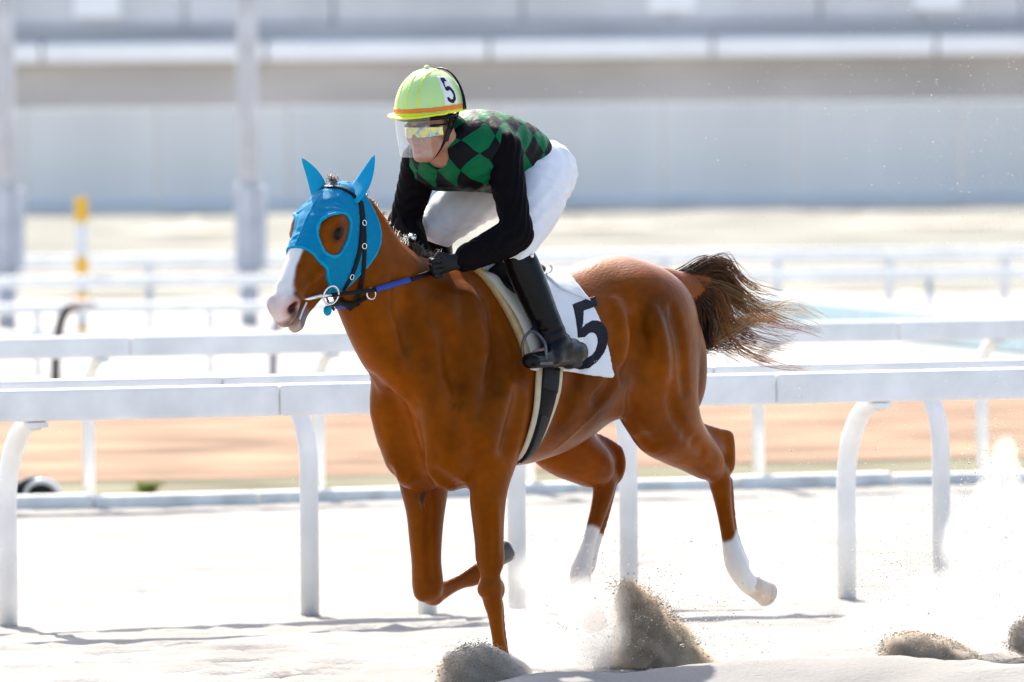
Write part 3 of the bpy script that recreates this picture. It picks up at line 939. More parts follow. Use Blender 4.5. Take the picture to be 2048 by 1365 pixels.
# ------------------------------------------------------------------ tack: hood, bridle, saddle cloth, saddle, girth
def bvh_of(o):
    v = verts_of(o)
    f = np.empty(len(o.data.polygons) * 4, dtype=np.int32); o.data.polygons.foreach_get('vertices', f)
    return BVHTree.FromPolygons([tuple(x) for x in v], [tuple(x) for x in f.reshape(-1, 4)])
BV = bvh_of(body)
CL = HMI @ CO
def hit(px, py, bv=None):
    """surface point and normal of the horse under a pixel (horse space)"""
    d = (HMI.to_3x3() @ ray(px, py)).normalized()
    h = (bv or BV).ray_cast(CL, d)
    return (h[0], h[1]) if h[0] is not None else (None, None)
def ribbon(P, N, w, th, off=0.0, closed=False, taper=None):
    """flat strap with rounded edges along points P with surface normals N"""
    m = len(P); mb = MB(); V = []; F = []
    P = [Vector(p) for p in P]; N = [Vector(n) for n in N]
    for i in range(m):
        t = (P[min(i + 1, m - 1)] - P[max(i - 1, 0)])
        if t.length < 1e-7: t = Vector((0, 0, 1))
        t.normalize(); n = N[i].normalized(); sd = t.cross(n).normalized(); n = sd.cross(t).normalized()
        ww = (w[i] if isinstance(w, (list, tuple)) else w) / 2
        c = P[i] + n * off
        for a, b in ((-1, 0), (-1, .6), (-.8, 1), (.8, 1), (1, .6), (1, 0), (.8, -.3), (-.8, -.3)):
            V.append(c + sd * a * ww + n * b * th)
    k = 8
    for i in range(m - 1):
        for j in range(k): F.append((i * k + j, i * k + (j + 1) % k, (i + 1) * k + (j + 1) % k, (i + 1) * k + j))
    F.append(tuple(range(k - 1, -1, -1))); F.append(tuple((m - 1) * k + j for j in range(k)))
    return mb.add(V, F)
def lay(pxs, n=5, bv=None, mirror=False):
    """lay a pixel path on the horse: smoothed surface points and normals"""
    S = spline(pxs, n); P = []; N = []
    for q in S:
        h, nn = hit(q[0], q[1], bv)
        if h is not None and (not P or np.linalg.norm(np.array(h) - P[-1]) < .06): P.append(np.array(h)); N.append(np.array(nn))
    for _ in range(3):
        for A in (P, N):
            B = [a.copy() for a in A]
            for i in range(1, len(A) - 1): A[i] = (B[i - 1] + 2 * B[i] + B[i + 1]) / 4
    if mirror:
        def mr(v, pt):
            q = v - P0 if pt else v
            q = q - 2 * HT * np.dot(q, HT)
            return q + P0 if pt else q
        P = [mr(p, True) for p in P]; N = [mr(n_, False) for n_ in N]
    return P, N

M_hood = mat('blue_hood_mesh', (0.0, 0.195, 0.37), 0.65, 0.08, var=0.06, vscale=8, bump=0.0012, bscale=420)
M_hoode = mat('blue_ear_fabric', (0.0, 0.30, 0.52), 0.65, 0.1, var=0.05, vscale=10, bump=0.0008, bscale=300)
M_blk = mat('black_leather', (0.006, 0.006, 0.007), 0.42, 0.13, var=0.2, vscale=25, bump=0.0008, bscale=180)
M_chrome = mat('polished_steel', (0.75, 0.75, 0.76), 0.18, 0.5, metal=1.0, var=0.05, vscale=20)
M_brass = mat('white_metal_buckle', (0.8, 0.78, 0.72), 0.25, 0.5, metal=0.9, var=0.05, vscale=20)
M_blueweb = mat('blue_rubber_rein', (0.005, 0.04, 0.30), 0.45, 0.4, var=0.1, vscale=40, bump=0.001, bscale=300)
M_cloth = mat('white_saddle_cloth', (0.74, 0.74, 0.75), 0.8, 0.25, var=0.05, vscale=9, bump=0.004, bscale=14)
M_num = mat('black_number_print', (0.012, 0.013, 0.018), 0.6, 0.15, var=0.15, vscale=30)
M_pad = mat('cream_saddle_pad', (0.55, 0.54, 0.48), 0.55, 0.35, var=0.06, vscale=8, bump=0.0015, bscale=40)
M_tan = mat('tan_fleece_edge', (0.56, 0.40, 0.20), 0.9, 0.2, var=0.12, vscale=30, bump=0.002, bscale=120)

# fine distance field of the head for everything that fits closely round it
HLo = np.min([HD(-.12, t, u) for t in (-.16, .16) for u in (-.36, .14)] + [HD(.66, t, u) for t in (-.16, .16) for u in (-.36, .14)], 0)
HHi = np.max([HD(-.12, t, u) for t in (-.16, .16) for u in (-.36, .14)] + [HD(.66, t, u) for t in (-.16, .16) for u in (-.36, .14)], 0)
FH = Field(HLo, HHi, 0.0045)
horse_field(FH)
gx, gy, gz = FH.grid()
def hco():
    dx, dy, dz = gx - P0[0], gy - P0[1], gz - P0[2]
    return [dx * a[0] + dy * a[1] + dz * a[2] for a in (HS, HT, HU)]
hs, ht, hu = hco()
def poly_sdf(poly, X, Z):
    """signed distance to a polygon in the x-z plane (broadcast arrays)"""
    P = np.array(poly, float); n = len(P)
    d = None; inside = None
    for i in range(n):
        a = P[i]; b = P[(i + 1) % n]; e = b - a
        wx = X - a[0]; wz = Z - a[1]
        t = np.clip((wx * e[0] + wz * e[1]) / (e @ e), 0, 1)
        q = (wx - e[0] * t) ** 2 + (wz - e[1] * t) ** 2
        d = q if d is None else np.minimum(d, q)
        c = ((a[1] > Z) != (b[1] > Z)) & (X < (b[0] - a[0]) * (Z - a[1]) / (b[1] - a[1] + 1e-12) + a[0])
        inside = c if inside is None else inside ^ c
    return np.where(inside, -1, 1) * np.sqrt(d)
HPOLY = [(-.06, .16), (-.06, -.09), (-.005, -.185), (.06, -.235), (.135, -.255), (.26, -.245), (.385, -.215), (.362, -.14), (.338, -.06), (.325, .0), (.322, .16)]
region = poly_sdf(spline(HPOLY[1:], 2)[:] + [HPOLY[0]], hs, hu).astype(np.float32)
# the eye openings: drop-shaped holes
eyeh = np.full(FH.v.shape, 1.0, np.float32)
for sg in (1, -1):
    da = hs - .203; db = hu + .035; dc = ht - sg * .10
    q = np.sqrt((da / (.082 + .25 * np.clip(-db, -.05, .05))) ** 2 + (db / .068) ** 2 + (dc / .085) ** 2)
    eyeh = np.minimum(eyeh, (q - 1) * .058)
region = np.maximum(region, -eyeh)
wr = .0011 * np.sin((hs * 1.0 + hu * .7) * 130 + 4 * np.sin(ht * 40 + hs * 22)) * (hs < .30) + .0008 * np.sin((hu - hs * .4) * 210 + 3 * np.sin(hs * 35))
HOOD = empty('racing_hood', HORG, HA)
prop(HOOD, 'blue mesh racing hood with eye openings and ear covers on the horse head', 'hood')
shell = np.maximum(np.maximum(FH.v - .0065 + wr, -(FH.v + .006)), region)
FH.like(shell).build('hood_mask', M_hood, HOOD, 1)
edge = np.maximum(np.maximum(FH.v - .0085, -(FH.v + .003)), np.abs(region + .0045) - .0045)
FH.like(edge).build('edge_binding', M_hoode, HOOD, 1)
seam = np.maximum(np.maximum(FH.v - .0090, -(FH.v)), np.maximum(np.maximum(region, np.abs(ht) - .0042), -.08 - hu))
FH.like(seam).build('centre_seam', M_hoode, HOOD, 1)
def ear(base, tip, wid, name='ear_cover'):
    """cupped, pointed ear: closed lens-like shell, hollow facing forwards"""
    b = np.array(base); t = np.array(tip); ax = (t - b); L = np.linalg.norm(ax); ax /= L
    fr = _w((-math.cos(PSH), -math.sin(PSH), 0.15)); fr -= ax * np.dot(fr, ax); fr /= np.linalg.norm(fr)
    sd = np.cross(ax, fr)
    V = []; F = []; m, n = 16, 16
    for i in range(m + 1):
        s = i / m
        w = wid * (1 - s) ** .72 * (.80 + .95 * s - .6 * s * s) + .0015
        dp = w * (.75 - .3 * s)
        bend = fr * (.018 * math.sin(s * PI)) * -1
        for k in range(n):
            a = 2 * PI * k / n
            x = math.cos(a); y = math.sin(a)
            yy = y * dp if y < 0 else y * dp * .25 - dp * .25 * (1 - x * x) * s
            V.append(tuple(b + ax * L * s + sd * x * w + fr * yy + bend))
    for i in range(m):
        for k in range(n): F.append((i * n + k, i * n + (k + 1) % n, (i + 1) * n + (k + 1) % n, (i + 1) * n + k))
    F.append(tuple(range(n - 1, -1, -1))); F.append(tuple(m * n + k for k in range(n)))
    return mesh_obj(name, V, F, M_hoode, HOOD, True)
ear(HD(.035, .062, -.055), H(749, 310, HD(-.10, .10, -.03)[1]), .050)
ear(HD(.035, -.062, -.035), H(604, 317, HD(-.10, -.10, .0)[1]), .044)

# bridle
BR = empty('bridle', HORG, HA)
prop(BR, 'black leather bridle with steel bit rings and blue rein on the horse head', 'bridle')
def strap(name, pxs, w, m=M_blk, off=.009, th=.004, both=True, parent=None):
    P, N = lay(pxs)
    o = ribbon(P, N, w, th, off).build(name, m, parent or BR, True)
    if both:
        P, N = lay(pxs, mirror=True)
        ribbon(P[::-1], N[::-1], w, th, off).build(name, m, parent or BR, True)
    return o
strap('browband', [(655, 379), (672, 378), (690, 384), (706, 395), (716, 408)], .018)
strap('cheekpiece', [(716, 402), (720, 440), (720, 480), (712, 520), (698, 555), (682, 580), (670, 592)], .020)
strap('throatlash', [(719, 404), (725, 450), (726, 510), (722, 560), (712, 600), (699, 618)], .018)
strap('chin_strap', [(672, 598), (690, 606), (706, 608), (718, 604)], .022)
strap('blue_chin_web', [(668, 604), (680, 611), (694, 613)], .016, M_blueweb, .006)
for (x, y) in ((723, 447), (724, 493), (698, 553)):
    P, N = lay([(x - 5, y - 6), (x, y), (x + 4, y + 6)], 3)
    MB().ring(Vector(P[len(P) // 2]) + Vector(N[len(N) // 2]) * .016, N[len(N) // 2], .010, .0022, 18, 6).build('buckle', M_brass, BR, True)
bc = Vector(HD(.475, .078, -.125)); bq = hit(663, 592)[0]
ringc = Vector(H(662, 591, HD(.45, .085, -.12)[1]))
mir = lambda p: Vector(np.array(p) - 2 * HT * np.dot(np.array(p) - P0, HT))
for c in (ringc, mir(ringc)):
    MB().ring(c, Vector(HT) + Vector(HS) * .35, .036, .0042, 30, 8).build('bit_ring', M_chrome, BR, True)
bt = Vector(H(617, 598, HD(.52, .05, -.11)[1]))
MB().tube([ringc + Vector(HS) * 0.0, (ringc + bt) / 2 + Vector((0, 0, .004)), bt, mir(bt), mir(ringc)], [.007, .008, .006, .006, .007], 10).build('bit_bar', M_chrome, BR, True)
pl, nl = lay([(612, 604), (606, 622), (600, 640)])
if len(pl) > 2: MB().tube([Vector(p) + Vector(n) * .004 for p, n in zip(pl, nl)], .004, 8).build('tongue_tie', M_cloth, BR, True)
ball(H(655, 622, HD(.47, .03, -.18)[1]), (.018, .014, .020), 'chin_pad', M_hoode, BR)

# reins: blue grip then black leather to the hands
def rein(side):
    a = ringc if side > 0 else mir(ringc)
    nrm = np.array((0.2, side * 1.0, 0.25))
    if side > 0:
        up = lambda pth: [np.array(p_) + np.array(n_) * .014 for p_, n_ in zip(*lay(pth, 3))]
        blue = up([(748, 579), (782, 569), (816, 560)]); blk = up([(816, 560), (846, 552), (872, 545)]) + [H(892, 540, .15)]
        bil = [a, (np.array(a) + blue[0]) / 2 + nrm * .004, blue[0]]
    else:
        bil = [a, H(640, 560, -.09), H(700, 545, -.13)]; blue = [H(700, 545, -.13), H(735, 537, -.13), H(770, 530, -.13)]; blk = [H(770, 530, -.13), H(826, 512, -.11)]
    for nm, pts, w_, t_, m_ in (('rein_billet', bil, .016, .004, M_blk), ('blue_rein_grip', blue, .021, .006, M_blueweb), ('rein_strap', blk, .018, .005, M_blk)):
        S = spline(pts, 5)
        ribbon(S, [nrm] * len(S), w_, t_).build(nm, m_, BR, True)
rein(1); rein(-1)
hr_, hn_ = hit(738, 586); pts_ring = np.array(hr_) + np.array(hn_) * .022
MB().ring(Vector(pts_ring), Vector((.15, 1, .1)), .021, .003, 24, 6).build('martingale_ring', M_chrome, BR, True)
mp = [np.array(q_[0]) + np.array(q_[1]) * .012 for q_ in (hit(736, 590), hit(722, 599), hit(708, 607))]
ribbon(spline(mp, 4), [np.array((0, 1, .2))] * 9, .014, .004).build('ring_strap', M_blk, BR, True)

# fine field of the saddle region
FS = Field((-.80, -.36, .78), (.22, .36, 1.72), 0.006)
horse_field(FS)
sx, sy, sz = FS.grid()
def xz(pxs, n=4, yl=None):
    out = []
    for q in (spline(pxs, n) if n > 1 else pxs):
        h, _ = hit(q[0], q[1])
        if h is None: h = H(q[0], q[1], .25)
        out.append((h[0], h[2]))
    return out
DEV = {'X': sx[:, 0, :], 'Z': sz[:, 0, :]}
X2, Z2 = sx[:, 0, :], sz[:, 0, :]
rear_edge = xz([(1112, 545), (1140, 566), (1172, 598), (1196, 640), (1211, 690), (1222, 757)])
bottom = xz([(1222, 757), (1180, 752), (1130, 744), (1090, 746), (1056, 740)])
frontc = xz([(1056, 740), (1052, 705), (1032, 645), (1005, 592), (980, 560)])
cloth_poly = [(rear_edge[0][0] + .02, 1.75)] + rear_edge + bottom[1:] + frontc[1:] + [(frontc[-1][0] + .02, 1.75)]
pc2 = poly_sdf(cloth_poly, X2, Z2)[:, None, :].astype(np.float32)
wv = .004 * np.sin(sx * 31 + 4 * np.sin(sz * 9)) * np.clip((1.45 - sz) * 3, 0, 1)
CLOTH = empty('saddle_cloth', HORG, HA)
prop(CLOTH, 'white saddle cloth with a big black number 5 under the jockey boot', 'saddle cloth')
FS.like(np.maximum(np.maximum(FS.v - .014 + wv, -(FS.v - .002)), pc2)).build('cloth', M_cloth, CLOTH, 1)
# turned-over upper layer of the cloth
top_poly = xz([(1100, 545), (1135, 562), (1168, 596), (1176, 604)], 3) + xz([(1176, 604), (1140, 590), (1112, 578), (1085, 560)], 3)[1:]
top_poly = top_poly + [(top_poly[-1][0], 1.75), (top_poly[0][0], 1.75)]
pt2 = poly_sdf(top_poly, X2, Z2)[:, None, :].astype(np.float32)
FS.like(np.maximum(np.maximum(FS.v - .021 + wv, -(FS.v - .004)), pt2)).build('folded_layer', M_cloth, CLOTH, 1)
# the number, both sides
def five(cx, cz, hgt, wid, th):
    """polygon outline of the digit in (across, up) units"""
    pts = []
    W_, H_ = wid, hgt
    o = [(-.42, .5), (.22, .5), (.24, .5 - th), (-.14, .5 - th), (-.19, .16)]
    # bowl, outer then inner arc
    for k in range(0, 15):
        a = math.radians(128 - k * 21.0); o.append((.02 + .47 * math.cos(a), -.165 + .345 * math.sin(a)))
    for k in range(14, -1, -1):
        a = math.radians(128 - k * 21.0); o.append((.0 + .21 * math.cos(a), -.165 + .175 * math.sin(a)))
    o = o[:5] + o[5:20] + o[20:]
    o += [(-.33, .0)]
    return [(cx + p[0] * W_, cz + p[1] * H_) for p in o]
# screen-right is the horse's rear; measured corner points give size and slant
c0 = np.array(xz([(1173, 668)], 1)[0]); cw = np.array(xz([(1210, 655)], 1)[0]); ch = np.array(xz([(1166, 603)], 1)[0])
ax_w = (cw - c0) * (50 / 37.); ax_h = (ch - c0) * (140 / 65.)
ax_w = ax_w * 1.15
poly5 = []
for p in five(0, 0, 1, 1, .15):
    q = c0 + ax_w * (p[0] * 1.32 + .02) + ax_h * p[1]
    poly5.append((q[0], q[1]))
p5 = poly_sdf(poly5, X2, Z2)[:, None, :].astype(np.float32)
FS5 = Field((-.66, .02, .95), (-.10, .36, 1.50), 0.0035)
horse_field(FS5)
ax5, ay5, az5 = FS5.grid()
p5 = poly_sdf(poly5, ax5[:, 0, :], az5[:, 0, :])[:, None, :].astype(np.float32)
wv5 = .004 * np.sin(ax5 * 31 + 4 * np.sin(az5 * 9)) * np.clip((1.45 - az5) * 3, 0, 1)
FS5.like(np.maximum(np.maximum(FS5.v - .0165 + wv5, -(FS5.v - .011)), p5)).build('number', M_num, CLOTH, 1)

# saddle: seat, pad flap, girth, stirrup
SAD = empty('racing_saddle', HORG, HA)
prop(SAD, 'light racing saddle with cream pad, black girth and steel stirrup', 'saddle')
flap = xz([(952, 540), (1000, 552), (1042, 580), (1076, 615), (1086, 645), (1080, 680), (1058, 738)], 4) + xz([(1056, 735), (1046, 695), (1024, 640), (990, 588), (955, 548)], 4)[1:]
flap = flap + [(flap[-1][0] - .03, 1.60), (flap[-1][0] - .07, 1.70), (flap[0][0] - .10, 1.70)]
pf = poly_sdf(flap, X2, Z2)[:, None, :].astype(np.float32)
a = FS.v - .042 ; k = .035
qq = np.maximum(k - np.abs(a - pf), 0) / k
FS.like(np.maximum(np.maximum(a, pf) + qq * qq * k * .25, -(FS.v - .006))).build('pad_flap', M_pad, SAD, 1)
P, N = lay([(949, 541), (972, 563), (998, 600), (1024, 645), (1045, 695), (1055, 734)], 5)
ribbon(P, N, .030, .020, .006).build('flap_edge', M_tan, SAD, True)
# seat
fseat = Field((-.62, -.24, 1.5), (.12, .24, 1.82), .007)
fseat.add(cone((-.10, 0, 1.65), (-.30, 0, 1.60), .040, .03, .09, .11), 0)
fseat.add(ell((-.34, 0, 1.595), (.05, .11, .03)), .04)
fseat.add(ell((-.06, 0, 1.67), (.05, .05, .035)), .04)
for s in (-1, 1): fseat.add(cone((-.12, s * .10, 1.61), (-.14, s * .20, 1.52), .10, .07, .02, .018), .03)
fseat.build('seat', M_blk, SAD, 1)
# girth round the barrel: near side path measured, then under the belly and up the off side
path = [(1097, 735), (1094, 775), (1086, 815), (1074, 855), (1058, 893), (1038, 922), (1019, 940)]
FT = Field((-.7, -.40, .7), (.3, .40, 1.72), .014); FT.add(trunk(), 0)
for s_ in (-1, 1): FT.add(ell((0.02, s_ * .185, 1.02), (.18, .075, .15), tilt(0, 25)), .09)
BVT = BVHTree.FromPolygons(*[[tuple(x) for x in q] for q in FT.mesh(3)])
P, N = lay(path, 5, BVT)
def wrap(p):
    c = Vector((p[0], 0, 1.22)); d = (Vector(p) - c)
    d = Vector((0, d.y, d.z)).normalized()
    h = BVT.ray_cast(c + d * 1.5, -d)
    return (np.array(h[0]), np.array(h[1])) if h[0] is not None else (np.array(p), np.array(d))
last = P[-1]
ang0 = math.atan2(last[1], -(last[2] - 1.22))
for k in range(1, 26):
    a_ = ang0 - k * (ang0 + 1.9) / 25
    pt = (last[0] - .0 * k + (.0 if k < 5 else 0), math.sin(a_) * .3, 1.22 - math.cos(a_) * .3)
    p_, n_ = wrap(pt); P.append(p_); N.append(n_)
for _ in range(4):
    B = [q.copy() for q in P]; C = [q.copy() for q in N]
    for i in range(1, len(P) - 1): P[i] = (B[i - 1] + 2 * B[i] + B[i + 1]) / 4; N[i] = (C[i - 1] + 2 * C[i] + C[i + 1]) / 4
M_girth = mat('cream_girth_fleece', (0.60, 0.50, 0.34), 0.9, 0.2, var=0.1, vscale=30, bump=0.003, bscale=120)
ribbon(P, N, .125, .012, .004).build('girth_pad', M_girth, SAD, True)
nn_ = len(P)
ribbon(P, N, .080, .008, .014).build('girth_strap', M_blk, SAD, True)
M_web = mat('grey_girth_elastic', (0.015, 0.015, 0.017), 0.5, 0.2, var=0.2, vscale=60, bump=0.001, bscale=250)
ribbon(P[12:24], N[12:24], .062, .006, .022).build('girth_guard', M_web, SAD, True)
ribbon(P[0:7], N[0:7], .078, .004, .022).build('girth_billet', M_web, SAD, True)
# stirrup iron and leather
foot = np.array(H(1072, 712, .345))
sp = spline([(foot[0] + .02, foot[1] - .045, foot[2] - .02), (foot[0] + .02, foot[1] - .050, foot[2] + .05), (foot[0], foot[1] - .02, foot[2] + .095), (foot[0] - .01, foot[1] + .035, foot[2] + .05), (foot[0] - .01, foot[1] + .042, foot[2] - .02)], 5)
M_iron = mat('dull_stirrup_steel', (0.10, 0.10, 0.11), 0.4, 0.4, metal=.7, var=.2, vscale=30)
MB().tube(sp, .006, 10).build('stirrup_bow', M_iron, SAD, True)
MB().box((foot[0] - .03, foot[1] - .06, foot[2] - .034), (foot[0] + .04, foot[1] + .06, foot[2] - .022), .004).build('stirrup_tread', M_iron, SAD)
ls = spline([(foot[0], foot[1] - .02, foot[2] + .095), (foot[0] - .06, .29, 1.40), (-.12, .20, 1.58)], 6)
ribbon(ls, [np.array((0, 1, .3))] * len(ls), .02, .004).build('stirrup_leather', M_blk, SAD, True)
# ------------------------------------------------------------------ the jockey
JK = empty('person', HORG, HA)
prop(JK, 'jockey in green and black diamond silks, lime helmet and white breeches crouching over the saddle', 'person')
M_skin = mat('skin', (0.50, 0.27, 0.18), 0.5, 0.3, attr='col', var=0.06, vscale=25, bump=0.0006, bscale=160)
M_breech = mat('white_breeches', (0.76, 0.76, 0.78), 0.75, 0.25, var=0.03, vscale=8, bump=0.010, bscale=7, stretch=(1.6, 1, .9))
M_sleeve = mat('black_sleeve', (0.004, 0.003, 0.004), 0.7, 0.06, var=0.2, vscale=20, bump=0.006, bscale=12)
M_boot = mat('black_boot', (0.004, 0.004, 0.005), 0.25, 0.16, var=0.2, vscale=15, bump=0.004, bscale=18)
M_glove = mat('black_glove', (0.010, 0.010, 0.011), 0.6, 0.25, var=0.2, vscale=40, bump=0.002, bscale=60)

def silks():
    m = mat('diamond_silks', (0.0, 0.12, 0.05), 0.55, 0.12, bump=0.008, bscale=16)
    n = m.node_tree.nodes; l = m.node_tree.links; b = n['Principled BSDF']
    at = n.new('ShaderNodeAttribute'); at.attribute_name = 'silk'
    sp = n.new('ShaderNodeSeparateXYZ'); l.new(at.outputs['Vector'], sp.inputs['Vector'])
    def M(op, a, c=None):
        q = n.new('ShaderNodeMath'); q.operation = op
        for i, x in enumerate((a, c)):
            if x is None: continue
            if isinstance(x, (int, float)): q.inputs[i].default_value = x
            else: l.new(x, q.inputs[i])
        return q.outputs[0]
    f1 = M('FLOOR', M('ADD', sp.outputs['X'], sp.outputs['Y'])); f2 = M('FLOOR', M('SUBTRACT', sp.outputs['X'], sp.outputs['Y']))
    par = M('ABSOLUTE', M('MODULO', M('ADD', f1, f2), 2.0))
    mx = n.new('ShaderNodeMix'); mx.data_type = 'RGBA'
    l.new(par, mx.inputs['Factor']); mx.inputs['A'].default_value = (0.0, 0.115, 0.04, 1); mx.inputs['B'].default_value = (0.004, 0.004, 0.005, 1)
    l.new(mx.outputs['Result'], b.inputs['Base Color'])
    return m
M_silk = silks()

def HH(px, py, yl, r, w=None):
    return tuple(H(px, py, yl)) + (r, r if w is None else w)
# joints
SHn = H(1003, 300, .165); SHo = H(846, 318, -.165)
ELn = H(1036, 470, .285); ELo = H(806, 455, -.26)
WRn = H(922, 522, .185); WRo = H(833, 503, -.115)
HPn = np.array((-.350, .095, 1.965)); HPo = np.array((-.350, -.095, 1.965))
KNn = H(1028, 492, .225); KNo = H(872, 458, -.215)
ANn = H(1112, 690, .315); ANo = np.array((ANn[0], -ANn[1], ANn[2]))
# head frame
PSJ = math.radians(52); PIJ = math.radians(6)
J0 = H(857, 226, 0.01)
JF = _w((-math.cos(PSJ) * math.cos(PIJ), -math.sin(PSJ) * math.cos(PIJ), -math.sin(PIJ)))
JL = _w((math.sin(PSJ), -math.cos(PSJ), 0.0))
JU = np.cross(JF, JL)
JAX = [JF, JL, JU]
def JH(f, l, u): return J0 + JF * f + JL * l + JU * u

def torso(f, g=0.0):
    chain(f, [(-.35, 0, 1.99, .115 + g, .150 + g), (-.24, 0, 2.035, .125 + g, .150 + g), (-.12, 0, 2.055, .130 + g, .160 + g), (-.01, 0, 2.055, .125 + g, .170 + g), (.055, 0, 2.06, .105 + g, .150 + g)], .05, 3)
    for s, S in ((1, SHn), (-1, SHo)):
        f.add(cone(np.array((-.02, s * .05, 2.06)), S + np.array((0, -s * .01, 0)), .085 + g, .066 + g), .06)
        f.add(ell((.045, s * .085, 1.985), (.085 + g, .085 + g, .075 + g)), .05)
def arm(f, S, E, Wr, g=0.0):
    chain(f, [tuple(S) + (.066 + g,) * 2, tuple(S * .62 + E * .38 + np.array((0, 0, .0))) + (.058 + g,) * 2, tuple(S * .2 + E * .8) + (.050 + g,) * 2, tuple(E) + (.047 + g,) * 2], .02, 3)
    chain(f, [tuple(E) + (.047 + g,) * 2, tuple(E * .7 + Wr * .3) + (.051 + g,) * 2, tuple(E * .3 + Wr * .7) + (.041 + g,) * 2, tuple(Wr) + (.032 + g,) * 2], .03, 3)
def legs(f, g=0.0):
    for s, hp, kn, an in ((1, HPn, KNn, ANn), (-1, HPo, KNo, ANo)):
        f.add(ell(hp + np.array((-.05, -s * .01, .0)), (.118 + g, .100 + g, .120 + g)), .05)
        mid = hp * .5 + kn * .5 + np.array((-.01, s * .015, .01))
        chain(f, [tuple(hp) + (.112 + g, .10 + g), tuple(mid) + (.092 + g, .085 + g), tuple(kn) + (.062 + g, .060 + g)], .05, 5)
        f.add(cone(kn, kn * .72 + an * .28, .060 + g, .052 + g), .03)
def headneck(f):
    e = lambda a, b, c, r, k: f.add(ell(JH(a, b, c), r, JAX), k)
    e(-.012, 0, .0, (.098, .076, .10), 0)                 # skull
    e(.010, 0, -.075, (.082, .066, .085), .03)            # face mass
    f.add(cone(JH(.030, 0, -.11), JH(.052, 0, -.158), .052, .024, .056, .032, JL), .03)   # jaw
    e(.068, 0, -.163, (.018, .020, .016), .02)            # chin
    for s in (-1, 1):
        f.add(cone(JH(-.025, s * .058, -.10), JH(.045, s * .026, -.160), .020, .018), .03)  # jaw line
        e(.052, s * .042, -.088, (.026, .024, .022), .025)   # cheek bone
        e(.078, s * .030, -.043, (.016, .030, .010), .02)    # brow
        e(.090, s * .012, -.103, (.012, .010, .009), .008)   # nostril wing
        f.sub(ell(JH(.086, s * .032, -.062), (.014, .018, .010), JAX), .015)
    f.add(cone(JH(.080, 0, -.055), JH(.104, 0, -.098), .009, .0115, .010, .012, JL), .012)   # nose
    e(.084, 0, -.128, (.013, .024, .007), .008)           # lips
    e(.082, 0, -.140, (.012, .021, .007), .006)
    f.sub(cone(JH(.098, .026, -.1335), JH(.098, -.026, -.1335), .0035, .0035), .004)
    f.sub(ell(JH(.090, 0, -.152), (.012, .020, .006), JAX), .010)
    f.add(cone(JH(-.035, 0, -.10), np.array((.055, 0, 2.085)), .056, .060), .03)            # neck
def ear_j(f, s):
    f.add(ell(JH(-.030, s * .078, -.070), (.020, .009, .034), [JF * .95 - JU * .2, JL, JU]), .008)
    f.sub(ell(JH(-.026, s * .087, -.068), (.011, .006, .020), JAX), .005)

# the body: one continuous figure under the clothes
FB = Field((-.60, -.42, 1.12), (.46, .42, 2.42), .0065)
headneck(FB); ear_j(FB, 1); ear_j(FB, -1)
torso(FB, -.012); arm(FB, SHn, ELn, WRn, -.010); arm(FB, SHo, ELo, WRo, -.010); legs(FB, -.012)
for s, kn, an in ((1, KNn, ANn), (-1, KNo, ANo)):
    chain(FB, [tuple(kn) + (.048, .048), tuple(kn * .65 + an * .35) + (.046, .044), tuple(an) + (.030, .030), tuple(an + np.array((.16, s * .02, -.045))) + (.020, .028)], .02, 4)
for Wr, D in ((WRn, H(888, 530, .15)), (WRo, H(838, 512, -.05))):
    FB.add(cone(Wr, D, .024, .026, .028, .03), .02)
jb = FB.build('body', M_skin, JK, 1)
Pv = verts_of(jb).astype(float); q = Pv - J0; jf = q @ JF; jl = q @ JL; ju = q @ JU
cc = np.repeat(np.array([[.42, .205, .135]]), len(Pv), 0)
lip = np.exp(-((ju + .134) / .011) ** 2 - (jl / .024) ** 2) * (jf > .07)
cc = cc * (1 - lip[:, None]) + np.array([.46, .17, .14]) * lip[:, None]
brow = np.exp(-((ju + .040 - .15 * np.abs(jl) ) / .007) ** 2) * (np.abs(jl) < .055) * (np.abs(jl) > .012) * (jf > .06)
hairm = sstep(-.06, -.045, ju) * sstep(.02, -.01, jf)
dk = np.clip(brow + hairm, 0, 1)
cc = cc * (1 - dk[:, None]) + np.array([.03, .02, .015]) * dk[:, None]
set_col(jb, cc)

# jersey (torso), sleeves, breeches
FJ = Field((-.52, -.34, 1.78), (.24, .34, 2.30), .0065)
torso(FJ, .004)
gx_, gy_, gz_ = FJ.grid()
cut = -(gx_ + .385 + .35 * (gz_ - 2.0) * -1 * .35)                              # hem at the waist
FJ.v = np.maximum(FJ.v, cut.astype(np.float32))
FC = FJ.like(np.full(FJ.v.shape, 1.0))
FC.add(cone((.02, 0, 2.075), JH(-.040, 0, -.09), .078, .068), 0)               # stand-up collar
cl = JH(-.035, 0, -.128); nv = JU * .97 + JF * .22
d_c = (gx_ - cl[0]) * nv[0] + (gy_ - cl[1]) * nv[1] + (gz_ - cl[2]) * nv[2]
FC.v = np.maximum(FC.v, d_c.astype(np.float32))
k_ = .03; q_ = np.maximum(k_ - np.abs(FJ.v - FC.v), 0) / k_
FJ.v = np.minimum(FJ.v, FC.v) - q_ * q_ * k_ * .25
FJ.v += (.0022 * np.sin((gx_ * 1.4 + gz_ * .9) * 70 + 3 * np.sin(gy_ * 21 + gz_ * 17))).astype(np.float32)   # cloth ripples
FJ.sub(cone(JH(-.038, 0, -.16), JH(-.038, 0, -.02), .060, .062), .006)
jer = FJ.build('jersey', M_silk, JK, 1)
Pj = verts_of(jer).astype(float)
ay = np.abs(Pj[:, 1])
uu = (ay + np.maximum(.06 - Pj[:, 0], 0) * 1.0) * np.where(Pj[:, 1] >= 0, 1, -1) / .112
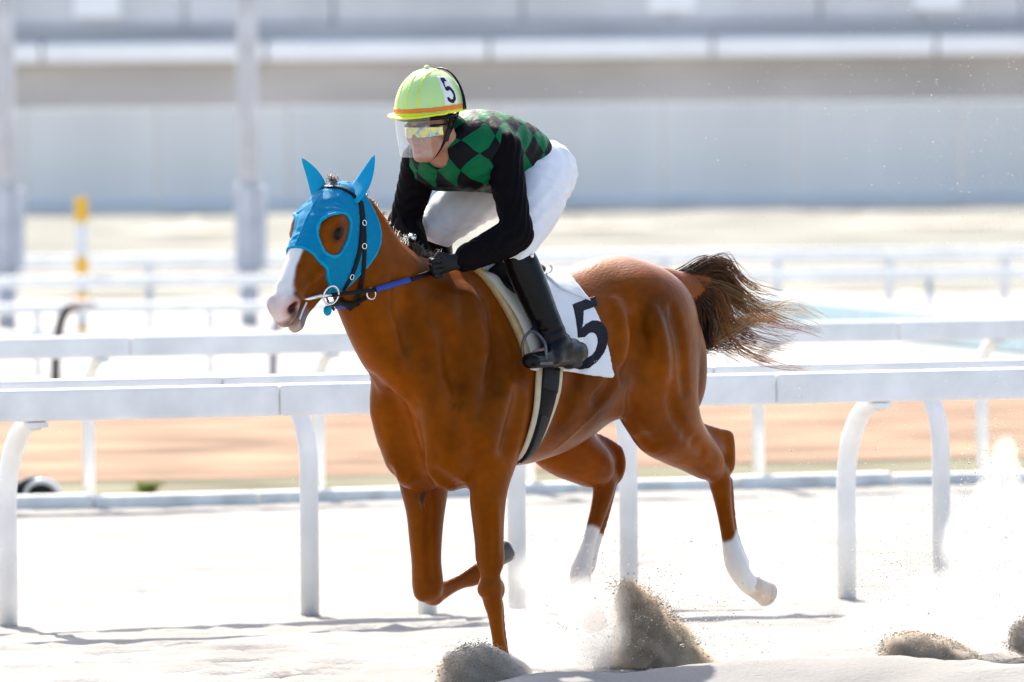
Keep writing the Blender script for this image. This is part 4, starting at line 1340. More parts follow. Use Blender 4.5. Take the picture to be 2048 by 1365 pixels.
vv = (Pj[:, 2] + np.maximum(.15 - ay, 0) * .9 * sstep(2.06, 2.14, Pj[:, 2])) / .132
a = jer.data.attributes.new('silk', 'FLOAT_VECTOR', 'POINT')
a.data.foreach_set('vector', np.stack([uu, vv, uu * 0], 1).astype(np.float32).ravel())
for nm, S, E, Wr in (('sleeve', SHn, ELn, WRn), ('sleeve', SHo, ELo, WRo)):
    lo = np.minimum(np.minimum(S, E), Wr) - .12; hi = np.maximum(np.maximum(S, E), Wr) + .12
    f = Field(lo, hi, .006)
    arm(f, S, E, Wr, .004)
    sg = 1 if S[1] > 0 else -1
    f.add(cone(S, S + np.array((-.02, -sg * .05, .015)), .073, .078), .03)
    # creases at the elbow
    ax = (E - S) / np.linalg.norm(E - S)
    gx2, gy2, gz2 = f.grid()
    w_ = np.sin(((gx2 - E[0]) * 1.3 + (gy2 - E[1]) * .6 + (gz2 - E[2])) * 120 + 3 * np.sin(gx2 * 40) + 2 * np.sin(gy2 * 50)) * .0034
    f.v += w_.astype(np.float32)
    f.build(nm, M_sleeve, JK, 1)
FBr = Field((-.62, -.40, 1.45), (.16, .40, 2.20), .0065)
legs(FBr, .0)
FBr.add(cone((-.38, 0, 1.985), (-.25, 0, 2.03), .112, .108, .146, .140), .04)
gx3, gy3, gz3 = FBr.grid()
th_ = np.abs(gy3)
cr = np.sin((gx3 * 1.1 - gz3 * 1.4 + th_ * 1.2) * 44 + 4.5 * np.sin(gz3 * 17 + gy3 * 9) + 3.5 * np.sin(gx3 * 15 + gy3 * 11)) * .0036
cr = cr * (.35 + .65 * np.sin(gx3 * 13 + 2 * np.sin(gz3 * 11 + gy3 * 7)) ** 2) + .0016 * np.sin(gx3 * 71 + gz3 * 95 + 3 * np.sin(gy3 * 33))
FBr.v += cr.astype(np.float32)
FBr.build('breeches', M_breech, JK, 1)

# boots
for s, kn, an in ((1, KNn, ANn), (-1, KNo, ANo)):
    if s > 0:
        toe = H(1062, 722, .365); heel = H(1166, 708, .295)
    else:
        toe = H(1062, 722, .365) * np.array((1, -1, 1)); heel = H(1166, 708, .295) * np.array((1, -1, 1))
    up = kn * .90 + an * .10
    f = Field(np.minimum(np.minimum(up, an), np.minimum(toe, heel)) - .10, np.maximum(np.maximum(up, an), np.maximum(toe, heel)) + .10, .0055)
    c1 = kn * .6 + an * .4
    chain(f, [tuple(up) + (.062, .058), tuple(c1) + (.063, .057), tuple(kn * .25 + an * .75) + (.053, .049), tuple(an) + (.050, .046)], .02, 4)
    f.add(cone(an + (heel - an) * .25, heel * .80 + an * .20, .046, .042), .03)
    f.add(cone(heel * .8 + toe * .2 + np.array((0, 0, .0)), toe, .042, .030, .040, .038), .03)
    f.add(cone(an * .85 + toe * .15, toe * .6 + heel * .4, .038, .030, .036, .036), .03)
    gX, gY, gZ = f.grid()
    f.v += (np.sin((gZ - an[2]) * 150 + gX * 60) * .0022 * np.exp(-((gZ - an[2] - .03) / .05) ** 2)).astype(np.float32)
    n_ = (kn - an) / np.linalg.norm(kn - an)
    slope = n_ + np.array((-.25, 0, 0))
    f.v = np.maximum(f.v, ((gX - up[0]) * slope[0] + (gY - up[1]) * slope[1] + (gZ - up[2]) * slope[2] - .02).astype(np.float32))
    bo = f.build('boot', M_boot, JK, 1)
    fs = Field(np.minimum(toe, heel) - .08, np.maximum(toe, heel) + .08, .005)
    dn = np.array((0, 0, -.026))
    fs.add(cone(heel * .82 + toe * .18 + dn, toe + dn * .75, .012, .010, .034, .036), 0)
    fs.add(cone(heel * .86 + toe * .14 + dn * 1.3, heel * .72 + toe * .28 + dn * 1.3, .018, .018, .030, .030), .005)
    fs.build('sole', M_web, bo, 1)
    ringp = kn * .80 + an * .20
    if s > 0:
        for t_ in (.36, .40):
            c_ = kn * (1 - t_) + an * t_
            sd_ = np.cross(n_, (0, 1, 0)); 
            pts = [c_ + (np.array((0, 1, 0)) * math.sin(w) * .060 + sd_ / np.linalg.norm(sd_) * math.cos(w) * .064) for w in np.linspace(0, 2 * PI, 22)]
            MB().tube(pts, .0035, 6).build('boot_strap', M_web, bo, True)
        ball(H(1064, 512, .30), (.009, .006, .009), 'boot_button', M_brass, bo)
        hb = spline([H(1093, 548, .27), H(1101, 544, .27), H(1104, 536, .265), H(1100, 530, .26)], 4)
        MB().tube(hb, .0035, 8).build('spur_hook', M_chrome, bo, True)

# gloved hands closed on the reins
def glove(Wr, palm, side, knuck, parent):
    """palm, four curled fingers, thumb; knuck = direction from wrist side to finger side of the fist"""
    lo = np.minimum(Wr, palm) - .10; hi = np.maximum(Wr, palm) + .10
    f = Field(lo, hi, .004)
    ax = palm - Wr; L = np.linalg.norm(ax); ax /= L
    k = np.array(knuck, float); k -= ax * np.dot(k, ax); k /= np.linalg.norm(k)
    o = np.cross(ax, k)
    f.add(cone(Wr, palm, .030, .027, .033, .030, k), 0)
    f.add(ell(palm, (.040, .018, .034), [ax, o, k]), .015)
    for i in range(4):
        b = palm + ax * .028 + k * (.030 - .020 * i)
        ln = (.030, .034, .032, .026)[i]
        j1 = b + ax * ln * .75 - o * side * .010; j2 = j1 - o * side * .030 + ax * .002; j3 = j2 - ax * ln * .85 - o * side * .006
        for p, q_, r0, r1 in ((b, j1, .0105, .0098), (j1, j2, .0098, .0092), (j2, j3, .0092, .0082)): f.add(cone(p, q_, r0, r1), .003)
    t0 = palm - ax * .012 + k * .030; t1 = t0 + ax * .030 + k * .012 - o * side * .014; t2 = t1 + ax * .026 - k * .010 - o * side * .012
    f.add(cone(t0, t1, .013, .0115), .012); f.add(cone(t1, t2, .0115, .009), .004)
    return f.build('glove', M_glove, parent, 1)
glove(WRn, H(886, 529, .152), 1, (0.2, 0.1, 1), JK)
glove(WRo, H(838, 510, -.055), -1, (0.3, -0.1, 1), JK)

# helmet
M_hel = mat('lime_helmet_cover', (0.50, 0.72, 0.27), 0.45, 0.35, var=0.05, vscale=10, bump=0.0015, bscale=26)
M_yel = mat('yellow_piping', (0.72, 0.78, 0.03), 0.45, 0.35, var=0.04, vscale=10)
M_org = mat('orange_band', (0.80, 0.20, 0.015), 0.5, 0.3, var=0.05, vscale=20)
M_wh = mat('white_patch', (0.78, 0.78, 0.78), 0.6, 0.3, var=0.03, vscale=10)
FHm = Field(J0 - .24, J0 + .27, .0042)
FHm.add(ell(JH(-.010, 0, .010), (.148, .128, .160), JAX), 0)
ax_, ay_, az_ = FHm.grid()
dx, dy, dz = ax_ - J0[0], ay_ - J0[1], az_ - J0[2]
cf = dx * JF[0] + dy * JF[1] + dz * JF[2]; cl_ = dx * JL[0] + dy * JL[1] + dz * JL[2]; cu = dx * JU[0] + dy * JU[1] + dz * JU[2]
dome = FHm.v.copy()
hollow = -(ell(JH(-.010, 0, .0), (.136, .113, .15), JAX).fn(ax_, ay_, az_))
low = -(cu - .002 + .0 * cf)
HEL = FHm.like(np.maximum(np.maximum(dome, hollow), low)).build('helmet', M_hel, JK, 1)
band = lambda t, lo_, hi_: np.maximum(np.maximum(dome - t, -(dome + .004)), np.maximum(lo_ - cu, cu - hi_))
FHm.like(band(.0035, .012, .030)).build('orange_band', M_org, HEL, 1)
FHm.like(band(.0045, -.001, .011)).build('yellow_rim', M_yel, HEL, 1)
# peak
pk = np.maximum(np.maximum(np.sqrt(((cf - .0) / 1.16) ** 2 + cl_ ** 2) - .148, np.abs(cu - .002 + .10 * np.maximum(cf - .10, 0)) - .004), -(cf - .055))
FHm.like(pk.astype(np.float32)).build('peak', M_yel, HEL, 1)
for q in (-.052, .052, .0):
    st_ = np.maximum(np.maximum(dome - .0022, -(dome + .004)), np.maximum(np.abs(cl_ - q * (1 - .25 * cu / .17)) - .0038, .03 - cu))
    FHm.like(st_.astype(np.float32)).build('yellow_rib', M_yel, HEL, 1)
ball(JH(-.010, 0, .172), (.012, .012, .010), 'button', M_hel, HEL, JAX)
# number patch on the wearer's left side
def latlon(): return np.arctan2(cl_, cf + .010), cu
lon, lat = latlon()
lon0 = math.radians(82)
rr_ = .13
pa = np.maximum(np.abs(lon - lon0) * rr_ - .038, np.abs(lat - .086) - .055)
FHm.like(np.maximum(np.maximum(dome - .0025, -(dome + .003)), pa).astype(np.float32)).build('number_patch', M_wh, HEL, 1)
p5h = poly_sdf([(x * .060, z * .100) for x, z in [(p[0], p[1]) for p in five(0, 0, 1, 1, .17)]], -(lon0 - lon) * rr_, lat - .086)
FHm.like(np.maximum(np.maximum(dome - .0042, -(dome + .002)), p5h).astype(np.float32)).build('number', M_num, HEL, 0)
# elastic cords over the helmet
def on_dome(f_, l_, u_, off=.006):
    d = np.array((f_ + .010, l_, u_ - .010)); sc = 1 / math.sqrt((d[0] / .150) ** 2 + (d[1] / .128) ** 2 + (d[2] / .168) ** 2)
    d = d * sc; d = d * (1 + off / np.linalg.norm(d))
    return Vector(JH(d[0] - .010, d[1], d[2] + .010))
for aa, bb in ((-.085, .0), (-.060, -.03)):
    pts = [on_dome(aa + bb * t, .128 * math.cos(t * PI / 2 * 1.05), .005 + .16 * math.sin(t * PI / 2 * 1.05)) for t in np.linspace(0, 1, 12)]
    MB().tube(pts, .0035, 6).build('elastic_cord', M_blk, HEL, True)
# harness and chin strap
HAR = []
for s in (1, -1):
    pts = spline([JH(-.005, s * .116, .012), JH(-.004, s * .096, -.045), JH(.000, s * .082, -.085), JH(.015, s * .064, -.128), JH(.040, s * .034, -.172), JH(.048, 0, -.184)], 4)
    MB().tube(pts, .0065, 8).build('chin_strap', M_blk, HEL, True)
    pts = spline([JH(-.060, s * .104, .010), JH(-.030, s * .094, -.050), JH(-.004, s * .086, -.085)], 4)
    MB().tube(pts, .0055, 8).build('rear_strap', M_blk, HEL, True)
    f = Field(JH(-.002, s * .086, -.085) - .03, JH(-.002, s * .086, -.085) + .03, .004)
    f.add(cone(JH(-.004, s * .089, -.066), JH(.004, s * .080, -.108), .013, .011, .007, .007, JL), 0)
    f.build('buckle_guard', M_web, HEL, 1)
pts = [JH(.118 * math.cos(t), .108 * math.sin(t), -.014) for t in np.linspace(-1.9, 1.9, 26)]
MB().tube(pts, .008, 8).build('inner_rim', M_blk, HEL, True)

# goggles
def iridescent():
    m = bpy.data.materials.new('mirror_lens'); m.use_nodes = True
    n = m.node_tree.nodes; l = m.node_tree.links; b = n['Principled BSDF']
    tc = n.new('ShaderNodeTexCoord'); nz = n.new('ShaderNodeTexNoise'); nz.inputs['Scale'].default_value = 34; nz.inputs['Detail'].default_value = 2
    nz.inputs['Distortion'].default_value = 0.6
    l.new(tc.outputs['Object'], nz.inputs['Vector'])
    cr = n.new('ShaderNodeValToRGB'); el = cr.color_ramp.elements
    el[0].position = .30; el[0].color = (.10, .14, .55, 1)
    el[1].position = .72; el[1].color = (.30, .55, .75, 1)
    for p_, c_ in ((.42, (.35, .50, .45, 1)), (.52, (.70, .62, .08, 1)), (.60, (.55, .65, .30, 1))):
        e_ = el.new(p_); e_.color = c_
    l.new(nz.outputs['Fac'], cr.inputs['Fac']); l.new(cr.outputs['Color'], b.inputs['Base Color'])
    b.inputs['Metallic'].default_value = 0.75; b.inputs['Roughness'].default_value = 0.16
    return m
M_lens = iridescent()
FG = Field(JH(.05, 0, -.06) - .13, JH(.05, 0, -.06) + .13, .0035)
vx, vy, vz = FG.grid()
dx, dy, dz = vx - J0[0], vy - J0[1], vz - J0[2]
gf = dx * JF[0] + dy * JF[1] + dz * JF[2]; gl = dx * JL[0] + dy * JL[1] + dz * JL[2]; gu = dx * JU[0] + dy * JU[1] + dz * JU[2]
rcyl = np.sqrt(((gf + .02) / 1.22) ** 2 + gl ** 2)
lens = np.maximum(np.abs(rcyl - .096) - .003, np.abs(gu + .066 + .10 * np.maximum(np.abs(gl) - .03, 0) * 0) - (.0225 - .10 * np.maximum(np.abs(gl) - .045, 0)))
lens = np.maximum(lens, .028 - gf)
lens = np.maximum(lens, -(np.sqrt((gl / 1.0) ** 2 + (gu + .094) ** 2) - .0135))
GOG = FG.like(lens.astype(np.float32)).build('goggles', M_lens, JK, 1)
fr_ = np.maximum(np.abs(rcyl - .0965) - .0045, np.abs(gu + .042) - .0035); fr_ = np.maximum(fr_, .012 - gf)
FG.like(fr_.astype(np.float32)).build('goggle_frame', M_blk, GOG, 1)
# clear face shield hanging from the peak
def clear():
    m = bpy.data.materials.new('clear_visor'); m.use_nodes = True
    n = m.node_tree.nodes; l = m.node_tree.links
    out = n['Material Output']; b = n['Principled BSDF']
    b.inputs['Base Color'].default_value = (.85, .87, .9, 1); b.inputs['Roughness'].default_value = .12
    tr = n.new('ShaderNodeBsdfTransparent'); mx = n.new('ShaderNodeMixShader')
    lw = n.new('ShaderNodeLayerWeight'); lw.inputs['Blend'].default_value = .25
    mr = n.new('ShaderNodeMapRange'); mr.inputs['To Min'].default_value = .07; mr.inputs['To Max'].default_value = .55
    l.new(lw.outputs['Facing'], mr.inputs['Value'])
    l.new(mr.outputs['Result'], mx.inputs['Fac']); l.new(tr.outputs[0], mx.inputs[1]); l.new(b.outputs[0], mx.inputs[2])
    l.new(mx.outputs[0], out.inputs['Surface'])
    return m
M_clear = clear()
V = []; F = []; m_, n_ = 22, 10
for k, R in ((0, .128), (1, .1262)):
    for i in range(m_ + 1):
        t = -.98 + 1.72 * i / m_
        for j in range(n_ + 1):
            u_ = .0 - .158 * j / n_
            V.append(tuple(JH(-.005 + R * 1.14 * math.cos(t) * (1 - .08 * (j / n_) ** 2), R * math.sin(t) * (1 - .08 * (j / n_)), u_)))
N1 = (m_ + 1) * (n_ + 1)
for i in range(m_):
    for j in range(n_):
        a = i * (n_ + 1) + j
        F.append((a, a + 1, a + n_ + 2, a + n_ + 1)); F.append((N1 + a, N1 + a + n_ + 1, N1 + a + n_ + 2, N1 + a + 1))
mesh_obj('face_shield', V, F, M_clear, HEL, True)
# collar zip
zp = [JH(.060, .0, -.205), JH(.070, .0, -.235)]
# whip in the right hand
M_red = mat('red_brown_grip', (0.16, 0.03, 0.015), 0.5, 0.3, var=0.2, vscale=60, bump=0.001, bscale=200)
WH = empty('whip', HORG, HA); prop(WH, 'riding whip with red-brown grip and steel cap held beside the mane', 'whip')
w0 = H(825, 472, -.02); w1 = H(820, 512, -.06); w2 = w1 + (w1 - w0) * 5.5
MB().tube([w0 + (w0 - w1) * .02, w0 * .75 + w1 * .25], [.0155, .0135], 14).build('cap', M_chrome, WH, True)
MB().tube([w0 * .75 + w1 * .25, w1, w1 * .8 + w2 * .2], [.013, .012, .009], 12).build('grip', M_red, WH, True)
MB().tube([w1 * .8 + w2 * .2, w2], [.006, .004], 10).build('shaft', M_blk, WH, True)
# ------------------------------------------------------------------ mane, tail
def strands(name, guides, n, parent, m, seed, r0=.0013, r1=.0004, seg=12, locks=0):
    """hair: each strand follows a guide with its own drift; guides: list of (points, root spread, tip spread, weight, colour at root, colour at tip)"""
    rs = np.random.RandomState(seed)
    G = [(np.array(spline(g[0], 6)), g[1], g[2], g[3], np.array(g[4]), np.array(g[5])) for g in guides]
    wts = np.array([g[3] for g in G], float); wts /= wts.sum()
    V = []; F = []; C = []
    base = 0
    lk = None
    if locks:
        lk = []
        for _ in range(locks):
            lk.append((rs.choice(len(G), p=wts), rs.normal(0, 1, 3), rs.normal(0, 1, 3), rs.uniform(.55, 1.08), rs.uniform(0, 6.28, 3), rs.uniform(.6, 1.4)))
    for _ in range(n):
        if lk:
            gi, lo0, lo1, lL, lph, lsh = lk[rs.randint(len(lk))]
        else:
            gi = rs.choice(len(G), p=wts); lo0 = lo1 = 0; lL = 1; lph = rs.uniform(0, 6.28, 3); lsh = 1
        pts, s0, s1, _w0, c0, c1 = G[gi]
        L = lL * (rs.uniform(.6, 1.0) if rs.rand() < .5 else 1.0)
        if not lk: L = min(L, 1.0)
        t = np.linspace(0, L, seg + 1) * (len(pts) - 1)
        i0 = np.clip(t.astype(int), 0, len(pts) - 2); fr = (t - i0)[:, None]
        p = pts[i0] * (1 - fr) + pts[i0 + 1] * fr
        tt = np.linspace(0, L, seg + 1)[:, None]
        o0 = rs.normal(0, 1, 3); o1 = rs.normal(0, 1, 3)
        cl = rs.normal(0, 1, 3) * .35
        if lk:
            p = p + lo0 * s0 * .8 * (1 - tt) + (lo0 * .4 + lo1 * .9) * s1 * tt ** 1.3 + o0 * s0 * .35 + o1 * s1 * (.10 + .16 * tt)
            p = p + np.sin(tt * 5 + lph) * s1 * .35 * tt
        else:
            p = p + o0 * s0 * (1 - tt) + (o0 * .55 + o1 * .8) * s1 * tt ** 1.4
        ph = rs.uniform(0, 6.28, 3); fq = rs.uniform(1.0, 2.6)
        p = p + np.sin(tt * fq * 6.28 + ph) * s1 * .16 * tt
        rad = (r0 * (1 - tt[:, 0] ** 2) + r1) * rs.uniform(.6, 1.3)
        tn = np.gradient(p, axis=0); tn /= np.linalg.norm(tn, axis=1)[:, None] + 1e-9
        a = np.cross(tn, np.array((.3, .5, .8))); a /= np.linalg.norm(a, axis=1)[:, None] + 1e-9
        b = np.cross(tn, a)
        ring = [p + (a * math.cos(k * 2.0944) + b * math.sin(k * 2.0944)) * rad[:, None] for k in range(3)]
        V.append(np.stack(ring, 1).reshape(-1, 3))
        sh = rs.uniform(.7, 1.3) * lsh
        mixv = np.clip(tt * 1.25 - .1 + rs.normal(0, .12), 0, 1)
        c = (c0 * (1 - mixv) + c1 * mixv) * sh
        C.append(np.repeat(c, 3, 0))
        ii = base + np.arange(seg)[:, None] * 3
        for k in range(3):
            F.append(np.concatenate([ii + k, ii + (k + 1) % 3, ii + 3 + (k + 1) % 3, ii + 3 + k], 1))
        base += 3 * (seg + 1)
    o = mesh_obj(name, np.concatenate(V), np.concatenate(F), m, parent, True)
    set_col(o, np.concatenate(C))
    return o
M_hair = mat('horse_hair', (0.1, 0.05, 0.02), 0.42, 0.14, attr='col')
dark = (.030, .016, .010); brn = (.075, .028, .011); org = (.26, .10, .03); gold = (.45, .27, .12); grey = (.30, .26, .23); sable = (.018, .013, .011)
T = lambda l: [H(x, y, yl) for x, y, yl in l]
guides = [
    # over the raised dock, then streaming back
    (T([(1338, 572, 0), (1372, 556, .01), (1408, 536, .02), (1438, 540, .02), (1460, 566, .02), (1486, 592, .03), (1530, 618, .04), (1600, 636, .05)]), .022, .038, 2.6, dark, org),
    (T([(1342, 576, 0), (1380, 560, .01), (1415, 545, .02), (1446, 548, .02), (1462, 585, .03), (1480, 612, .03), (1520, 632, .02), (1572, 650, .02)]), .022, .05, 2.5, sable, org),
    (T([(1336, 566, 0), (1365, 560, 0), (1400, 545, 0), (1426, 538, 0), (1440, 546, 0)]), .016, .022, 1.6, grey, sable),
    (T([(1350, 590, 0), (1390, 580, .02), (1425, 590, .03), (1440, 640, .03), (1455, 665, .02), (1500, 690, .02), (1560, 705, .02), (1600, 704, .03)]), .024, .05, 2.2, brn, org),
    (T([(1352, 590, 0), (1385, 590, .02), (1410, 620, .03), (1408, 665, .03), (1400, 690, .02)]), .028, .032, 2.2, brn, sable),
    (T([(1356, 600, 0), (1385, 610, .02), (1398, 650, .03), (1402, 690, .02), (1440, 690, .02), (1500, 718, .0), (1572, 738, .0)]), .022, .045, 2.0, dark, org),
    (T([(1356, 590, 0), (1390, 600, .02), (1430, 640, .03), (1420, 680, .02), (1450, 665, .02), (1510, 630, .03), (1580, 628, .05)]), .022, .035, 1.5, dark, gold),
    (T([(1380, 620, .0), (1396, 680, .01), (1402, 716, .0), (1425, 750, .0), (1440, 790, .02), (1470, 815, .03), (1500, 828, .03)]), .014, .060, .10, brn, gold),
    (T([(1380, 640, .0), (1398, 690, .01), (1410, 730, .0), (1440, 770, .0), (1452, 800, .0)]), .014, .060, .08, brn, gold),
    (T([(1350, 580, 0), (1400, 560, .02), (1450, 580, .04), (1500, 615, .05), (1545, 605, .05), (1610, 630, .06)]), .02, .06, .8, dark, gold),
]
strands('tail', guides, 2100, HORSE, M_hair, 11, r0=.0010, seg=14, locks=80)
# mane: short, blown back along the crest
mg = []
for x, y in ((706, 378), (722, 392), (740, 412), (756, 436), (772, 458), (788, 477), (804, 493), (820, 506), (837, 516), (854, 523), (872, 528)):
    a = H(x, y + 5, 0)
    dk = x > 790
    d = np.array((-.045, -.030, .020)) * (1.35 if dk else .8)
    mg.append(([a, a + d * .5 + np.array((0, 0, .006)), a + d, a + d * 1.7 - np.array((0, .01, .016))], .010, .013, 1.6 if dk else .8, dark if dk else brn, sable if dk else org))
strands('mane', mg, 1500, HORSE, M_hair, 12, r0=.0012, seg=6)
# forelock tuft between the ears and the feather behind the folded pastern
a = H(664, 366, 0)
strands('forelock', [([a, a + np.array((.0, 0, .012)), a + np.array((-.02, -.02, .022)), a + np.array((-.04, -.03, .018))], .010, .012, 1, brn, org)], 40, HORSE, M_hair, 13, r0=.001, seg=5)
a = H(846, 985, -.06)
strands('breast_hair', [([a, a + np.array((.01, 0, -.03)), a + np.array((.005, 0, -.055))], .012, .010, 1, brn, org)], 40, HORSE, M_hair, 15, r0=.0006, seg=4)

# weeds along the kerb
M_weed = mat('weed_leaf', (0.1, 0.16, 0.03), 0.6, 0.3, attr='col')
for i, (px, py, lab) in enumerate(((292, 992, 'yellow-green weed growing at the kerb behind the second rail'),)):
    c = np.array(on_ground(px, py)); c[1] += .25
    gs = []
    rw = random.Random(60 + i)
    for _ in range(9):
        a_ = rw.uniform(0, 6.28); r_ = rw.uniform(.03, .10); h_ = rw.uniform(.03, .07)
        gs.append(([c, c + np.array((math.cos(a_) * r_ * .5, math.sin(a_) * r_ * .5, h_ * .7)), c + np.array((math.cos(a_) * r_, math.sin(a_) * r_, h_))], .02, .02, 1, (.22, .27, .04), (.36, .38, .06)))
    o = strands('weed_tuft', gs, 130, None, M_weed, 70 + i, r0=.004, r1=.001, seg=4)
    prop(o, lab, 'weed')
# ------------------------------------------------------------------ thrown sand, dust
M_grain = mat('sand_grains', (0.50, 0.435, 0.35), 0.95, 0.05, var=0.2, vscale=60)
M_grainw = mat('pale_sand_grains', (0.78, 0.75, 0.70), 0.9, 0.1, var=0.15, vscale=60)
def lit_through(m, w):
    n = m.node_tree.nodes; l = m.node_tree.links; b = n['Principled BSDF']
    tr = n.new('ShaderNodeBsdfTranslucent'); mx = n.new('ShaderNodeMixShader'); mx.inputs['Fac'].default_value = w
    src = b.inputs['Base Color'].links[0].from_socket if b.inputs['Base Color'].links else None
    if src: l.new(src, tr.inputs['Color'])
    l.new(b.outputs[0], mx.inputs[1]); l.new(tr.outputs[0], mx.inputs[2]); l.new(mx.outputs[0], n['Material Output'].inputs['Surface'])
    return m
M_dust = lit_through(mat('fine_white_dust', (0.80, 0.78, 0.745), 1.0, 0.0, var=0.06, vscale=30), .5)
lit_through(M_grainw, .5); lit_through(M_grain, .35)
TET = np.array([(1, 1, 1), (1, -1, -1), (-1, 1, -1), (-1, -1, 1)], float) / 1.6
TF = np.array([(0, 1, 2), (0, 3, 1), (0, 2, 3), (1, 3, 2)])
def grains(name, pts, size, m, seed, stretch=None, sdir=(1, 0, .3)):
    rs = np.random.RandomState(seed)
    n = len(pts)
    A = rs.normal(0, 1, (n, 3, 3))
    Q, _ = np.linalg.qr(A)
    v = np.einsum('kj,nji->nki', TET, Q) * np.asarray(size)[:, None, None]
    if stretch:
        d = np.array(sdir, float); d /= np.linalg.norm(d)
        v = v + d * ((v @ d) * (stretch - 1))[..., None]
    V = (v + np.asarray(pts)[:, None, :]).reshape(-1, 3)
    F = (np.arange(n)[:, None, None] * 4 + TF[None]).reshape(-1, 3)
    return mesh_obj(name, V, F, m)
def in_poly(poly, x, y):
    P = np.array(poly, float); ins = np.zeros(len(x), bool)
    for i in range(len(P)):
        a = P[i]; b = P[(i + 1) % len(P)]
        c = ((a[1] > y) != (b[1] > y)) & (x < (b[0] - a[0]) * (y - a[1]) / (b[1] - a[1] + 1e-9) + a[0])
        ins ^= c
    return ins
def px_world(x, y, Y):
    """vectorised at_depth"""
    M_ = np.array(CR)
    d = np.stack([x - 1024.0, -(y - 682.5), np.full_like(x, -FPX)], 1) @ M_.T
    return np.array(CO) + d * (Y / d[:, 1])[:, None]
def spray(name, label, outline, Y0, thick, n, seed, size=.0018, fuzz=13, dens=None, m=None):
    """a heap of flying sand: grains filling a rounded body that is `thick` deep"""
    rs = np.random.RandomState(seed)
    P = np.array(spline(outline + [outline[0]], 6))[:-1, :2]
    lo = P.min(0) - fuzz * 2; hi = P.max(0) + fuzz * 2
    X = []; Yy = []
    got = 0
    while got < n:
        x = rs.uniform(lo[0], hi[0], n * 2); y = rs.uniform(lo[1], hi[1], n * 2)
        ok = in_poly(P, x + rs.normal(0, fuzz, n * 2) * rs.rand(n * 2) ** 2, y + rs.normal(0, fuzz, n * 2) * rs.rand(n * 2) ** 2)
        if dens is not None: ok &= rs.rand(n * 2) < dens(x, y)
        X.append(x[ok]); Yy.append(y[ok]); got += ok.sum()
    x = np.concatenate(X)[:n]; y = np.concatenate(Yy)[:n]
    c = P.mean(0); rr = np.sqrt(((x - c[0]) / (hi[0] - lo[0])) ** 2 + ((y - c[1]) / (hi[1] - lo[1])) ** 2) * 2
    dp = rs.uniform(-1, 1, n) * np.sqrt(np.clip(1 - rr ** 2, .06, 1)) * thick
    W_ = px_world(x, y, Y0 + dp)
    W_[:, 2] = np.maximum(W_[:, 2], .004)
    o = grains(name, W_, size * rs.lognormal(0, .35, n), m or M_grain, seed, 1.8, (1, .4, .6))
    prop(o, label, 'sand', kind='stuff')
    return o
spray('sand_spray', 'brown wedge of sand thrown up behind the driving hind hoof', [(1228, 1160), (1275, 1168), (1325, 1200), (1372, 1255), (1412, 1310), (1442, 1360), (1300, 1372), (1180, 1366), (1196, 1312), (1232, 1258), (1245, 1215), (1222, 1182)], 40.55, .16, 15000, 21,
      dens=lambda x, y: np.clip(.35 + (x - 1190) / 260. + (y - 1150) / 400., .12, 1))
spray('sand_spray', 'grey mound of sand bursting up round the planted fore hoof', [(868, 1372), (880, 1330), (915, 1296), (955, 1286), (1000, 1302), (1035, 1338), (1062, 1375), (960, 1400)], 39.5, .16, 9000, 22, fuzz=12)
spray('sand_spray', 'low dark heap of flying sand at lower right', [(1752, 1325), (1765, 1283), (1800, 1263), (1860, 1266), (1915, 1284), (1955, 1312), (1968, 1335), (1860, 1340)], 40.6, .14, 7000, 23, fuzz=12)
spray('sand_spray', 'dark scrap of flying sand cut by the right edge', [(2012, 1300), (2025, 1248), (2070, 1230), (2110, 1270), (2100, 1312)], 41.0, .10, 2500, 24, fuzz=12)
# loose specks in the air, mostly behind the horse
rs = np.random.RandomState(31)
n = 2600
x = 2060 - rs.exponential(420, n); y = rs.uniform(0, 1340, n)
k = (x > 1080)
x2 = rs.uniform(0, 2048, 160); y2 = rs.uniform(0, 1300, 160)
low_ = rs.rand(1200); xl = rs.uniform(1420, 2060, 1200); yl_ = 700 + 560 * low_ ** .8
x = np.concatenate([x[k], x2, xl]); y = np.concatenate([y[k], y2, yl_])
W_ = px_world(x, y, rs.uniform(41.2, 43.8, len(x)))
o = grains('airborne_sand', W_, .00115 * rs.lognormal(0, .35, len(x)), M_grainw, 32, 2.6, (1, .2, .55))
prop(o, 'pale specks of sand hanging in the air behind the horse', 'sand', kind='stuff')
# splashes of sand round the hind hooves and small clods on the track
n = 4200
cx = np.concatenate([rs.normal(1180, 55, n // 2), rs.normal(1290, 110, n // 2)]); cy = np.concatenate([rs.normal(1250, 70, n // 2), rs.normal(1260, 70, n // 2)])
W_ = px_world(cx, cy, rs.normal(40.6, .2, n)); W_[:, 2] = np.maximum(W_[:, 2], .01)
o = grains('sand_splash', W_, .0016 * rs.lognormal(0, .4, n), M_grainw, 33, 2.0, (1, .3, .7))
prop(o, 'pale spatter of sand round the driving hind hoof', 'sand', kind='stuff')



